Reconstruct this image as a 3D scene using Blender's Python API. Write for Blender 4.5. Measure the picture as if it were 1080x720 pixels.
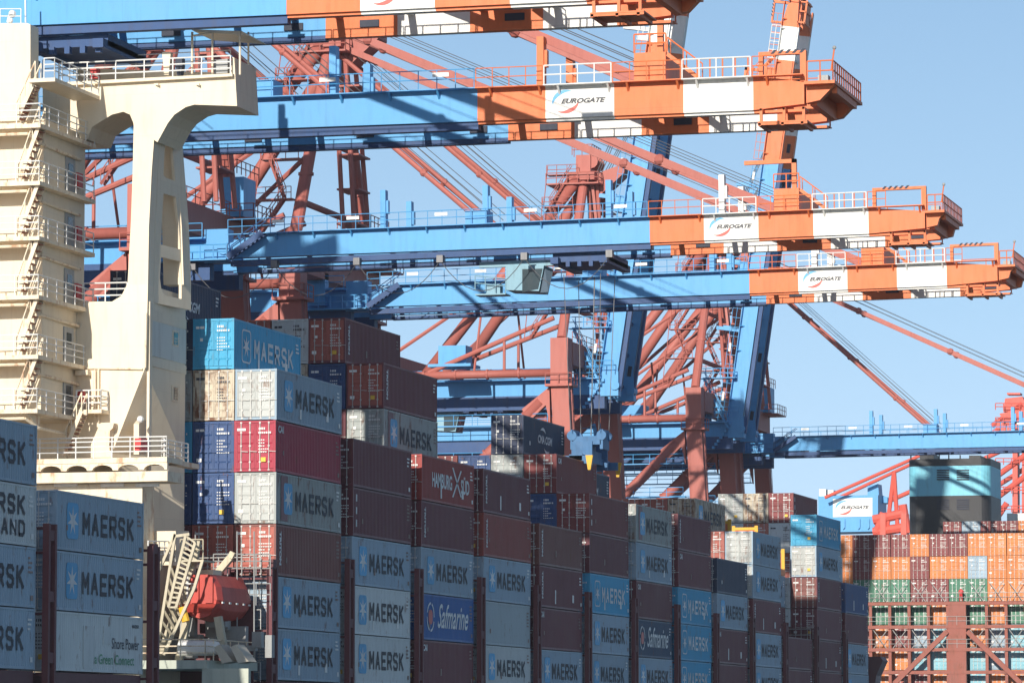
import bpy, bmesh, math, random
from mathutils import Vector, Matrix
S = bpy.context.scene
for o in list(bpy.data.objects): bpy.data.objects.remove(o)
COL = S.collection
rnd = random.Random(7)
# ---------------------------------------------------------------- camera
F, PHI, TH = 4411.8, 0.261914, 0.0941381        # focal length in px of a 1080 px wide frame, yaw, pitch (fitted)
cam = bpy.data.objects.new('camera', bpy.data.cameras.new('camera')); COL.objects.link(cam)
cam.location = (0, 0, 0); cam.rotation_euler = (math.pi/2 + TH, 0, PHI)
cam.data.sensor_width = 36; cam.data.lens = 36*F/1080
cam.data.clip_start = 1; cam.data.clip_end = 30000
S.camera = cam
# ---------------------------------------------------------------- world, sun, exposure
SUN_EL, SUN_AZ = math.radians(20), math.radians(3.0)   # azimuth of the light's travel, measured from +Y towards +X
W = bpy.data.worlds.new('World'); S.world = W; W.use_nodes = True
nt = W.node_tree; nt.nodes.clear()
out = nt.nodes.new('ShaderNodeOutputWorld'); bg = nt.nodes.new('ShaderNodeBackground'); sky = nt.nodes.new('ShaderNodeTexSky')
sky.sky_type = 'NISHITA'; sky.sun_disc = False; sky.sun_elevation = SUN_EL; sky.sun_rotation = math.pi + SUN_AZ
sky.altitude = 0; sky.air_density = 1.0; sky.dust_density = 0.6; sky.ozone_density = 2.2
tc = nt.nodes.new('ShaderNodeTexCoord'); sp = nt.nodes.new('ShaderNodeSeparateXYZ'); cb = nt.nodes.new('ShaderNodeCombineXYZ')
mr = nt.nodes.new('ShaderNodeMapRange'); mr.inputs[1].default_value = 0.0; mr.inputs[2].default_value = 1.0
mr.inputs[3].default_value = 0.20; mr.inputs[4].default_value = 1.3
nt.links.new(tc.outputs['Generated'], sp.inputs[0]); nt.links.new(sp.outputs[0], cb.inputs[0]); nt.links.new(sp.outputs[1], cb.inputs[1])
nt.links.new(sp.outputs[2], mr.inputs[0]); nt.links.new(mr.outputs[0], cb.inputs[2])
vn = nt.nodes.new('ShaderNodeVectorMath'); vn.operation = 'NORMALIZE'
nt.links.new(cb.outputs[0], vn.inputs[0]); nt.links.new(vn.outputs[0], sky.inputs[0])
band = nt.nodes.new('ShaderNodeValToRGB'); cr = band.color_ramp
for i, (p, c) in enumerate(((0.0, (3.9, 4.1, 3.9)), (.10, (2.2, 3.1, 3.5)), (.22, (1.0, 1.8, 2.6)), (.42, (0, 0, 0)))):
    e = cr.elements[i] if i < 2 else cr.elements.new(p)
    e.position = p; e.color = (*c, 1)
nt.links.new(sp.outputs[2], band.inputs[0])
addc = nt.nodes.new('ShaderNodeMix'); addc.data_type = 'RGBA'; addc.blend_type = 'ADD'; addc.inputs[0].default_value = 1; addc.clamp_result = False
nt.links.new(sky.outputs[0], addc.inputs[6]); nt.links.new(band.outputs[0], addc.inputs[7])
nt.links.new(addc.outputs[2], bg.inputs[0]); bg.inputs[1].default_value = 0.088; nt.links.new(bg.outputs[0], out.inputs[0])
sl = bpy.data.lights.new('sun', 'SUN'); sl.energy = 4.4; sl.angle = math.radians(0.5); sl.color = (1, 0.93, 0.82)
so = bpy.data.objects.new('sun', sl); COL.objects.link(so)
d = Vector((math.sin(SUN_AZ)*math.cos(SUN_EL), math.cos(SUN_AZ)*math.cos(SUN_EL), -math.sin(SUN_EL)))
so.rotation_euler = d.to_track_quat('-Z', 'Y').to_euler(); so.location = (0, 0, 200)
S.view_settings.view_transform = 'Standard'; S.view_settings.look = 'None'; S.view_settings.exposure = 0.32; S.view_settings.gamma = 1
# ---------------------------------------------------------------- helpers
CP, SP_, CT, ST = math.cos(PHI), math.sin(PHI), math.cos(TH), math.sin(TH)
def ray(px, py):
    r = (px-540)/F; u = (360-py)/F
    dep = CT - u*ST; up = ST + u*CT
    return Vector((r*CP - dep*SP_, r*SP_ + dep*CP, up))
def U(px, py, X=None, Y=None):
    v = ray(px, py); t = X/v.x if X is not None else Y/v.y
    return v*t
def UX(px, py, Y): return U(px, py, Y=Y).x
def UZ(px, py, Y): return U(px, py, Y=Y).z
def tag(o, label=None, cat=None, group=None, kind=None):
    if label: o['label'] = label
    if cat: o['category'] = cat
    if group: o['group'] = group
    if kind: o['kind'] = kind
    return o
def wloc(o):
    p = Vector((0, 0, 0))
    while o is not None: p += o.location; o = o.parent
    return p
def empty(name, loc=(0, 0, 0)):
    o = bpy.data.objects.new(name, None); COL.objects.link(o); o.location = loc; return o
class MB:
    def __init__(s): s.v = []; s.f = []
    def add(s, vs, fs):
        b = len(s.v); s.v += [Vector(v) for v in vs]; s.f += [[b+i for i in f] for f in fs]; return s
    def bx(s, x0, x1, y0, y1, z0, z1):
        if x0 > x1: x0, x1 = x1, x0
        if y0 > y1: y0, y1 = y1, y0
        if z0 > z1: z0, z1 = z1, z0
        return s.add([(x0,y0,z0),(x1,y0,z0),(x1,y1,z0),(x0,y1,z0),(x0,y0,z1),(x1,y0,z1),(x1,y1,z1),(x0,y1,z1)],
                     [(0,3,2,1),(4,5,6,7),(0,1,5,4),(1,2,6,5),(2,3,7,6),(3,0,4,7)])
    def frame(s, a, b):
        a = Vector(a); b = Vector(b); d = (b-a).normalized()
        up = Vector((0, 0, 1)) if abs(d.z) < .95 else Vector((0, 1, 0))
        x = d.cross(up).normalized(); y = x.cross(d).normalized(); return a, b, x, y
    def tube(s, a, b, r, n=8, r2=None):
        a, b, x, y = s.frame(a, b); r2 = r if r2 is None else r2
        vs = [a + (x*math.cos(t)+y*math.sin(t))*r for t in [2*math.pi*i/n for i in range(n)]]
        vs += [b + (x*math.cos(t)+y*math.sin(t))*r2 for t in [2*math.pi*i/n for i in range(n)]]
        fs = [(i, (i+1) % n, n+(i+1) % n, n+i) for i in range(n)] + [tuple(range(n))[::-1], tuple(range(n, 2*n))]
        return s.add(vs, fs)
    def beam(s, a, b, w, h):
        a, b, x, y = s.frame(a, b); vs = []
        for p in (a, b):
            for i, j in ((-1,-1),(1,-1),(1,1),(-1,1)): vs.append(p + x*i*w/2 + y*j*h/2)
        return s.add(vs, [(0,3,2,1),(4,5,6,7),(0,1,5,4),(1,2,6,5),(2,3,7,6),(3,0,4,7)])
    def path(s, pts, r, n=6):
        for a, b in zip(pts, pts[1:]): s.tube(a, b, r, n)
        return s
    def poly(s, pts, y0, y1):        # XZ outline (list of (x,z)), extruded along Y
        n = len(pts)
        return s.add([(x, y0, z) for x, z in pts] + [(x, y1, z) for x, z in pts],
                     [tuple(range(n))[::-1], tuple(range(n, 2*n))] + [(i, (i+1) % n, n+(i+1) % n, n+i) for i in range(n)])
    def polyx(s, pts, x0, x1):       # YZ outline, extruded along X
        n = len(pts)
        return s.add([(x0, y, z) for y, z in pts] + [(x1, y, z) for y, z in pts],
                     [tuple(range(n)), tuple(range(n, 2*n))[::-1]] + [(i, n+i, n+(i+1) % n, (i+1) % n) for i in range(n)])
    def pix(s, pts, Y, d, back=None):     # outline at plane Y, extruded by d (back: own outline)
        A = [U(x, y, Y=Y) for x, y in pts]
        if back is None: B = [Vector((a.x, Y+d, a.z)) for a in A]
        else: B = [U(x, y, Y=Y+d) for x, y in back]
        n = len(A)
        return s.add(A+B, [tuple(range(n))[::-1], tuple(range(n, 2*n))] + [(i, (i+1) % n, n+(i+1) % n, n+i) for i in range(n)])
    def ball(s, c, r, n=8, m=5):
        c = Vector(c); vs = []; fs = []
        for j in range(m+1):
            t = math.pi*j/m
            for i in range(n): vs.append(c+Vector((math.sin(t)*math.cos(2*math.pi*i/n), math.sin(t)*math.sin(2*math.pi*i/n), math.cos(t)))*r)
        for j in range(m):
            for i in range(n): fs.append((j*n+i, j*n+(i+1) % n, (j+1)*n+(i+1) % n, (j+1)*n+i))
        return s.add(vs, fs)
    def rail(s, pts, h=1.1, step=1.9, r=.035, bars=(.5, 1.0)):
        pts = [Vector(p) for p in pts]
        for a, b in zip(pts, pts[1:]):
            L = (b-a).length; n = max(1, round(L/step))
            for i in range(n+1):
                p = a.lerp(b, i/n); s.tube(p, p+Vector((0, 0, h)), r, 5)
            for k in bars: s.tube(a+Vector((0, 0, h*k)), b+Vector((0, 0, h*k)), r, 5)
        return s
    def stair(s, a, b, w, wd=(0, 1, 0), n=None, r=.05, hand=True):   # flight from a to b, width w along wd
        a = Vector(a); b = Vector(b); wv = Vector(wd)*w; n = n or max(3, int(abs(b.z-a.z)/.3))
        for o in (Vector((0,0,0)), wv):
            s.beam(a+o, b+o, .06, .22)
            if hand:
                s.tube(a+o+Vector((0,0,1)), b+o+Vector((0,0,1)), r*.7, 5)
                for k in range(0, n+1, 3):
                    p = a.lerp(b, k/n)+o; s.tube(p, p+Vector((0,0,1)), r*.6, 5)
        for k in range(1, n):
            p = a.lerp(b, k/n); s.beam(p, p+wv, .22, .05)
        return s
    def build(s, name, mat, parent=None, smooth=False):
        me = bpy.data.meshes.new(name); off = wloc(parent) if parent else Vector((0,0,0))
        me.from_pydata([tuple(v-off) for v in s.v], [], s.f); me.update()
        bm = bmesh.new(); bm.from_mesh(me); bmesh.ops.recalc_face_normals(bm, faces=bm.faces)
        bm.to_mesh(me); bm.free()
        if smooth:
            for p in me.polygons: p.use_smooth = True
        me.materials.append(mat)
        o = bpy.data.objects.new(name, me); COL.objects.link(o); o.parent = parent
        return o
# ---------------------------------------------------------------- materials
def mat(name, col, rough=.55, dirt=.25, dcol=(.10, .075, .055), rust=0, rcol=(.16, .055, .02), metal=0, var=.06, bump=0, scale=.35, spec=.4, streak=1.0, panel=None):
    m = bpy.data.materials.new(name); m.use_nodes = True; n = m.node_tree; L = n.links.new
    b = n.nodes['Principled BSDF']; b.inputs['Roughness'].default_value = rough; b.inputs['Metallic'].default_value = metal
    b.inputs['Specular IOR Level'].default_value = spec
    t = n.nodes.new('ShaderNodeTexCoord'); oi = n.nodes.new('ShaderNodeObjectInfo')
    off = n.nodes.new('ShaderNodeVectorMath'); off.operation = 'MULTIPLY_ADD'
    cmb = n.nodes.new('ShaderNodeCombineXYZ')
    for i in range(3): L(oi.outputs['Random'], cmb.inputs[i])
    L(cmb.outputs[0], off.inputs[0]); off.inputs[1].default_value = (91, 57, 73); L(t.outputs['Object'], off.inputs[2])
    def noise(sc, det, vs=(1, 1, 1)):
        mp = n.nodes.new('ShaderNodeMapping'); mp.inputs['Scale'].default_value = vs; L(off.outputs[0], mp.inputs[0])
        q = n.nodes.new('ShaderNodeTexNoise'); q.inputs['Scale'].default_value = sc; q.inputs['Detail'].default_value = det
        q.inputs['Roughness'].default_value = .65; L(mp.outputs[0], q.inputs[0]); return q.outputs[0]
    def ramp(src, a, c):
        r = n.nodes.new('ShaderNodeMapRange'); r.inputs[1].default_value = a; r.inputs[2].default_value = c; L(src, r.inputs[0]); return r.outputs[0]
    def mul(a, k):
        q = n.nodes.new('ShaderNodeMath'); q.operation = 'MULTIPLY'; L(a, q.inputs[0])
        if isinstance(k, (int, float)): q.inputs[1].default_value = k
        else: L(k, q.inputs[1])
        return q.outputs[0]
    def mix(fac, a, c):
        q = n.nodes.new('ShaderNodeMix'); q.data_type = 'RGBA'; L(fac, q.inputs[0])
        for v, i in ((a, 6), (c, 7)):
            if isinstance(v, tuple): q.inputs[i].default_value = (*v, 1)
            else: L(v, q.inputs[i])
        return q.outputs[2]
    hsv = n.nodes.new('ShaderNodeHueSaturation'); hsv.inputs['Color'].default_value = (*col, 1)
    vr = n.nodes.new('ShaderNodeMapRange'); vr.inputs[3].default_value = 1-var*2; vr.inputs[4].default_value = 1+var*2; L(oi.outputs['Random'], vr.inputs[0])
    L(vr.outputs[0], hsv.inputs['Value'])
    c = hsv.outputs[0]
    big = noise(scale, 5)
    fade = tuple(min(1, x*.75+.06) for x in col)
    c = mix(mul(ramp(big, .42, .72), .35), c, fade)
    st = noise(1.0, 6, (2.6, 2.6, .35*streak))
    c = mix(mul(ramp(st, .5, .75), dirt), c, dcol)
    if rust:
        r1 = noise(1.6, 8, (1.4, 1.4, .5)); c = mix(mul(ramp(r1, .60-rust*.12, .70-rust*.06), min(1, .6+rust*.3)), c, rcol)
    if panel:
        sx = n.nodes.new('ShaderNodeSeparateXYZ'); L(t.outputs['Object'], sx.inputs[0]); ad = n.nodes.new('ShaderNodeMath'); L(sx.outputs[0], ad.inputs[0]); L(sx.outputs[1], ad.inputs[1])
        cx = n.nodes.new('ShaderNodeCombineXYZ'); L(ad.outputs[0], cx.inputs[0]); L(sx.outputs[2], cx.inputs[1])
        bk = n.nodes.new('ShaderNodeTexBrick'); L(cx.outputs[0], bk.inputs[0]); bk.inputs['Scale'].default_value = 1; bk.inputs['Mortar Size'].default_value = .022
        bk.inputs['Brick Width'].default_value = panel[0]; bk.inputs['Row Height'].default_value = panel[1]; bk.inputs['Color1'].default_value = (0, 0, 0, 1); bk.inputs['Color2'].default_value = (.45, .45, .45, 1); bk.inputs['Mortar'].default_value = (1, 1, 1, 1); bk.offset = .37
        c = mix(mul(bk.outputs[0], panel[2]), c, tuple(x*.45 for x in col))
    L(c, b.inputs['Base Color'])
    rr = n.nodes.new('ShaderNodeMapRange'); rr.inputs[3].default_value = rough-.08; rr.inputs[4].default_value = min(1, rough+.15); L(st, rr.inputs[0]); L(rr.outputs[0], b.inputs['Roughness'])
    if bump:
        bp = n.nodes.new('ShaderNodeBump'); bp.inputs['Strength'].default_value = bump; bp.inputs['Distance'].default_value = .05
        L(noise(4, 6), bp.inputs['Height']); L(bp.outputs[0], b.inputs['Normal'])
    return m
def plain(name, col, rough=.5, metal=0, spec=.5):
    return mat(name, col, rough, .12, metal=metal, var=0, spec=spec)
M = {}
M['blue'] = mat('crane blue paint', (.075, .33, .65), .42, .2, dcol=(.05, .12, .22), var=.02, panel=(5.3, 7, .22))
M['dblue'] = mat('dark blue steel', (.018, .065, .19), .55, .3, var=.02)
M['orange'] = mat('crane orange paint', (.72, .175, .05), .5, .24, dcol=(.25, .06, .03), var=.02, panel=(3.1, 5, .2))
M['white'] = mat('white paint', (.78, .77, .74), .5, .24, dcol=(.3, .25, .2), var=.02)
M['spreader'] = mat('worn blue machinery', (.05, .17, .36), .55, .4, dcol=(.03, .05, .08), scale=1.5)
M['red'] = mat('salmon red structure', (.41, .118, .092), .55, .22, dcol=(.16, .05, .04), var=.03)
M['fred'] = mat('bright red structure', (.60, .09, .06), .5, .15, var=.02)
M['dark'] = mat('dark machinery', (.018, .025, .05), .6, .2)
M['rope'] = plain('wire rope', (.16, .16, .17), .5, .5)
M['wrail'] = plain('white rail paint', (.75, .75, .73))
M['yellow'] = mat('yellow paint', (.75, .42, .03), .5, .2)
M['cream'] = mat('cream ship paint', (.79, .68, .51), .5, .22, panel=(4.2, 2.3, .14), dcol=(.42, .28, .17), rust=.0, var=.02, scale=.25)
M['creamr'] = mat('rust marked cream paint', (.79, .68, .51), .5, .25, dcol=(.40, .20, .09), rust=.55, rcol=(.42, .19, .08), var=.02)
M['deck'] = mat('red brown deck paint', (.30, .10, .06), .7, .3)
M['greendeck'] = mat('pale green grey deck paint', (.42, .45, .38), .6, .35)
M['maroonst'] = mat('maroon lashing steel', (.13, .035, .045), .6, .35)
M['lashred'] = mat('red lashing steel', (.29, .085, .06), .6, .45, rust=.2)
M['fire'] = mat('fire red paint', (.55, .03, .03), .4, .1)
M['boat'] = mat('lifeboat orange fibreglass', (.46, .055, .04), .5, .45, dcol=(.2, .04, .03))
M['davit'] = mat('dull cream davit paint', (.55, .49, .36), .6, .4)
M['hull'] = mat('hull paint', (.06, .16, .28), .5, .3, rust=.2)
M['hullred'] = mat('dark maroon bulwark', (.10, .03, .035), .5, .3)
M['glass'] = plain('window glass', (.03, .05, .06), .08)
M['cab'] = mat('cab paint', (.22, .40, .50), .5, .3)
M['grey'] = mat('grey paint', (.33, .34, .34), .5, .3)
M['tarp'] = mat('beige canvas', (.50, .46, .38), .8, .2)
M['funnelb'] = mat('sooty black funnel paint', (.022, .023, .028), .5, .4, dcol=(.06, .058, .055), scale=.15)
M['funnelt'] = mat('funnel light blue band', (.17, .50, .62), .5, .3, scale=.15)
M['logob'] = plain('logo blue', (.10, .38, .70)); M['logor'] = plain('logo red', (.60, .10, .08)); M['ink'] = plain('dark lettering', (.035, .04, .055))
M['lw'] = mat('white lettering', (.75, .76, .76), .6, .2); M['ld'] = mat('dark blue lettering', (.022, .028, .045), .6, .1)
M['ldw'] = mat('faded dark lettering', (.05, .065, .085), .7, .75, dcol=(.12, .15, .18), scale=1.2)
M['faint'] = mat('faded stencil paint', (.30, .22, .20), .7, .5)
M['lg'] = plain('green lettering', (.07, .30, .16)); M['starb'] = mat('star panel blue', (.05, .36, .66), .5, .1)
M['rod'] = mat('galvanised rod', (.55, .54, .52), .5, .3, metal=.2); M['mark'] = plain('white door marking', (.78, .78, .76)); M['placard'] = plain('yellow placard', (.8, .5, .05))
CC = {  # container paints: base colour, rust
 'grey': ((.30, .41, .51), .15), 'light': ((.60, .65, .66), .15), 'lit_grey': ((.43, .45, .44), .35), 'plain': ((.42, .50, .54), .1), 'worn': ((.36, .39, .38), .55), 'ochre': ((.55, .48, .37), 1.2),  # pale door-only grey paints in the sunlight on the end of grey boxes
 'teal': ((.045, .35, .58), .05), 'navy': ((.025, .07, .20), .12), 'dnavy': ((.02, .035, .085), .1), 'script': ((.03, .12, .36), .06), 'dscript': ((.02, .06, .13), .1),
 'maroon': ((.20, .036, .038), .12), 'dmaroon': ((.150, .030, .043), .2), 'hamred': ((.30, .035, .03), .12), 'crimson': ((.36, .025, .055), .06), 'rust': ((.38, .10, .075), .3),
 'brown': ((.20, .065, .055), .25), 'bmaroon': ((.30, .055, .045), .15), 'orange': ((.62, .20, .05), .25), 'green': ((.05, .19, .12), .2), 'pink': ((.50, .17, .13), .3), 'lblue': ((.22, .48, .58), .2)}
for k, (c, r) in CC.items(): M['c_'+k] = mat('container paint '+k, c, .5, .22, dcol=tuple(x*.35+.02 for x in c), rust=r, var=.05, scale=.5)
# ---------------------------------------------------------------- lettering
_txt = {}
def text_verts(s, w, h, bold=0.0, shear=0.0, spacing=1.0):
    key = (s, bold, shear, spacing)
    if key not in _txt:
        c = bpy.data.curves.new('lettering', 'FONT'); c.body = s; c.size = 1; c.offset = bold; c.shear = shear; c.space_character = spacing
        c.resolution_u = 3; c.align_x = 'LEFT'
        o = bpy.data.objects.new('lettering', c); COL.objects.link(o)
        me = bpy.data.meshes.new_from_object(o.evaluated_get(bpy.context.evaluated_depsgraph_get()))
        _txt[key] = ([v.co.copy() for v in me.vertices], [tuple(p.vertices) for p in me.polygons])
        bpy.data.objects.remove(o); bpy.data.curves.remove(c); bpy.data.meshes.remove(me)
    vs, fs = _txt[key]
    x0 = min(v.x for v in vs); x1 = max(v.x for v in vs); y0 = min(v.y for v in vs); y1 = max(v.y for v in vs)
    return [((v.x-x0)/(x1-x0)*w, (v.y-y0)/(y1-y0)*h) for v in vs], fs
def put(mb, uv, fs, org, face):     # face 'X': reads along +Y, faces +X ; face 'Y': reads along +X, faces -Y
    o = Vector(org)
    if face == 'X': vs = [o+Vector((0, u, v)) for u, v in uv]
    elif face == 'V': vs = [o+Vector((0, v, -u)) for u, v in uv]
    else: vs = [o+Vector((u, 0, v)) for u, v in uv]
    mb.add(vs, fs); return mb
def write(mb, s, w, h, org, face, **k): return put(mb, *text_verts(s, w, h, **k), org, face)
# condensed block capitals drawn as strokes
GL = {'M': [[(0,0),(0,1)],[(0,1),(.5,.35)],[(.5,.35),(1,1)],[(1,1),(1,0)]], 'A': [[(0,0),(.5,1)],[(.5,1),(1,0)],[(.2,.32),(.8,.32)]],
      'E': [[(0,0),(0,1)],[(0,1),(1,1)],[(0,.5),(.85,.5)],[(0,0),(1,0)]], 'R': [[(0,0),(0,1)],[(0,1),(.8,1)],[(.8,1),(1,.85)],[(1,.85),(1,.6)],[(1,.6),(.8,.46)],[(.8,.46),(0,.46)],[(.55,.46),(1,0)]],
      'S': [[(1,.85),(.8,1)],[(.8,1),(.2,1)],[(.2,1),(0,.82)],[(0,.82),(0,.66)],[(0,.66),(.2,.53)],[(.2,.53),(.8,.47)],[(.8,.47),(1,.34)],[(1,.34),(1,.17)],[(1,.17),(.8,0)],[(.8,0),(.2,0)],[(.2,0),(0,.15)]],
      'K': [[(0,0),(0,1)],[(0,.42),(.95,1)],[(.3,.6),(1,0)]], 'L': [[(0,1),(0,0)],[(0,0),(1,0)]], 'N': [[(0,0),(0,1)],[(0,1),(1,0)],[(1,0),(1,1)]], 'D': [[(0,0),(0,1)],[(0,1),(.75,1)],[(.75,1),(1,.8)],[(1,.8),(1,.2)],[(1,.2),(.75,0)],[(.75,0),(0,0)]]}
def block(mb, s, w, h, org, face, t=.17):
    n = len(s); cw = w/(n+(n-1)*.32); t2 = t/2; k = 0
    for i, ch in enumerate(s):
        ox = i*cw*1.32
        for (a, b), (c, d_) in GL[ch]:
            p = Vector((ox+t2+a*(cw-t), t2+b*(h-t))); q = Vector((ox+t2+c*(cw-t), t2+d_*(h-t))); u = (q-p).normalized(); nn = Vector((-u.y, u.x))*t2; u = u*t2*.8
            off = .0015*(k % 5); k += 1
            o = Vector(org)+(Vector((off, 0, 0)) if face == 'X' else Vector((0, -off, 0)))
            put(mb, [tuple(p-u-nn), tuple(q+u-nn), tuple(q+u+nn), tuple(p-u+nn)], [(0,1,2,3)], o, face)
    return mb
def star(mb, r, org, face, n=7):
    pts = [((r if i % 2 == 0 else r*.36)*math.sin(math.pi*i/n), (r if i % 2 == 0 else r*.36)*math.cos(math.pi*i/n)) for i in range(2*n)]
    return put(mb, [(0, 0)]+pts, [(0, i+1, (i+1) % (2*n)+1) for i in range(2*n)], org, face)
def rrect(w, h, r):
    p = []
    for cx, cy, a in ((w-r, h-r, 0), (r, h-r, 90), (r, r, 180), (w-r, r, 270)):
        for k in range(5): t = math.radians(a+k*22.5); p.append((cx+r*math.cos(t), cy+r*math.sin(t)))
    return p
# ---------------------------------------------------------------- setting
st = MB(); st.add([(-16000,-3000,-13),(16000,-3000,-13),(16000,25000,-13),(-16000,25000,-13)], [(0,1,2,3)])
M['water'] = mat('harbour water', (.03, .06, .06), .08, 0, bump=.5, var=0, spec=.5)
tag(st.build('water', M['water']), kind='structure')
q = MB(); q.bx(-2500, -105.3+1.2, 150, 4000, -14, -8.5); M['conc'] = mat('concrete', (.30, .29, .27), .8, .3); tag(q.build('quay', M['conc']), kind='structure')
q = None
# ---------------------------------------------------------------- containers
X0, Y0, Z0, PITCH, TIER, ROW = -73.16, 222.0, 3.15, 14.54, 2.9, 2.5
CL, CW, CH = 12.19, 2.44, 2.87
_mesh = {}
def cached(key, fn):
    if key not in _mesh:
        mb = fn(); me = bpy.data.meshes.new(key); me.from_pydata([tuple(v) for v in mb.v], [], mb.f); me.update()
        me.materials.append(None); _mesh[key] = me
    return _mesh[key]
def inst(name, me, mat_, parent=None, loc=(0, 0, 0)):
    o = bpy.data.objects.new(name, me); COL.objects.link(o); o.parent = parent; o.location = loc
    o.material_slots[0].link = 'OBJECT'; o.material_slots[0].material = mat_
    return o
def body_mesh(L=CL):      # origin: door end, right lower corner; x runs to -CW, y to L
    m = MB(); p = .11
    n = int((L-.3)/.29); xs = []
    y = .15; w = (L-.3)/n
    for i in range(n):
        a = y+i*w; xs += [(a, -.012), (a+w*.28, -.012), (a+w*.5, -.05), (a+w*.78, -.05)]
    xs.append((y+n*w, -.012))
    v = []; f = []
    for yy, x in xs: v += [(x, yy, .14), (x, yy, CH-.1)]
    for i in range(len(xs)-1): f.append((2*i, 2*i+2, 2*i+3, 2*i+1))
    m.add(v, f)
    v = [(-CW-x, yy, z) for x, yy, z in v]; m.add(v, [t[::-1] for t in f])
    m.add([(-.02,.1,CH-.04),(-CW+.02,.1,CH-.04),(-CW+.02,L-.1,CH-.04),(-.02,L-.1,CH-.04)], [(3,2,1,0)])
    m.add([(-.02,.1,.1),(-CW+.02,.1,.1),(-CW+.02,L-.1,.1),(-.02,L-.1,.1)], [(0,1,2,3)])
    m.add([(-.02,L-.06,.1),(-CW+.02,L-.06,.1),(-CW+.02,L-.06,CH-.05),(-.02,L-.06,CH-.05)], [(3,2,1,0)])
    for x in (-.0, -CW+p):                                     # posts, rails
        for yy in (0, L-p): m.bx(x-p, x, yy, yy+p, .12, CH-.12)
        m.bx(x-.06 if x == 0 else x-p, x if x == 0 else x-p+.06, .15, L-.15, .02, .16)
        m.bx(x-.05 if x == 0 else x-p, x if x == 0 else x-p+.05, .15, L-.15, CH-.11, CH-.01)
    for yy in (.01, L-.09):
        m.bx(-CW+.1, -.1, yy, yy+.08, 0.02, .17); m.bx(-CW+.1, -.1, yy, yy+.08, CH-.13, CH-.01)
    for x in (.004, -CW+.16):                                 # corner castings
        for yy in (-.004, L-.164):
            for z in (0, CH-.12): m.bx(x-.168, x, yy, yy+.168, z, z+.12)
    return m
def door_mesh():          # one leaf, x from 0 to -1.1
    m = MB(); w = 1.10; z0, z1 = .19, CH-.15
    m.add([(0,0,z0),(-w,0,z0),(-w,0,z1),(0,0,z1)], [(3,2,1,0)])
    m.bx(-w, -w+.07, -.03, 0, z0, z1); m.bx(-.07, 0, -.03, 0, z0, z1)
    for z in (z0, z1-.07): m.bx(-w+.07, -.07, -.03, 0, z, z+.07)
    n = 5
    for i in range(1, n):
        z = z0+(z1-z0)*i/n
        m.add([(-.1, 0, z-.16), (-w+.1, 0, z-.16), (-w+.1, -.03, z-.07), (-.1, -.03, z-.07), (-w+.1, -.03, z+.07), (-.1, -.03, z+.07), (-w+.1, 0, z+.16), (-.1, 0, z+.16)], [(0,1,2,3),(3,2,4,5),(5,4,6,7)])
    return m
def rod_mesh():
    m = MB()
    m.tube((0,-.06,.08), (0,-.06,CH-.06), .026, 6)
    for z in (.10, .55, 1.45, 2.2, CH-.12): m.bx(-.055, .055, -.07, -.02, z-.04, z+.04)
    m.beam((0,-.085,1.15), (.42,-.085,1.12), .05, .03); return m
def marks_mesh(var):
    m = MB(); r = random.Random(var)
    def q(x, z, w, h): m.add([(x,-.036,z),(x+w,-.036,z),(x+w,-.036,z+h),(x,-.036,z+h)], [(0,1,2,3)])
    for k in range(2): 
        for j in range(4+k*3): q(-.98+k*0+j*.1, 2.35-.0*k, .065, .13) if k == 0 else q(-1.0+j*.11, 2.13, .07, .11)
    for k in range(5): 
        x = -1.0; z = 1.75-k*.17
        for j in range(r.randint(3, 6)): q(x+j*.13, z, .09, .055)
    q(-2.25, 2.3, .5, .14)
    if r.random() < .7: q(-2.0, 1.6, .17, .17)
    if r.random() < .5: q(-2.2, .6, .3, .2)
    return m
def placard_mesh(): m = MB(); m.add([(-.84,-.075,.55),(-.56,-.075,.55),(-.56,-.075,.80),(-.84,-.075,.80)], [(0,1,2,3)]); return m
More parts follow.
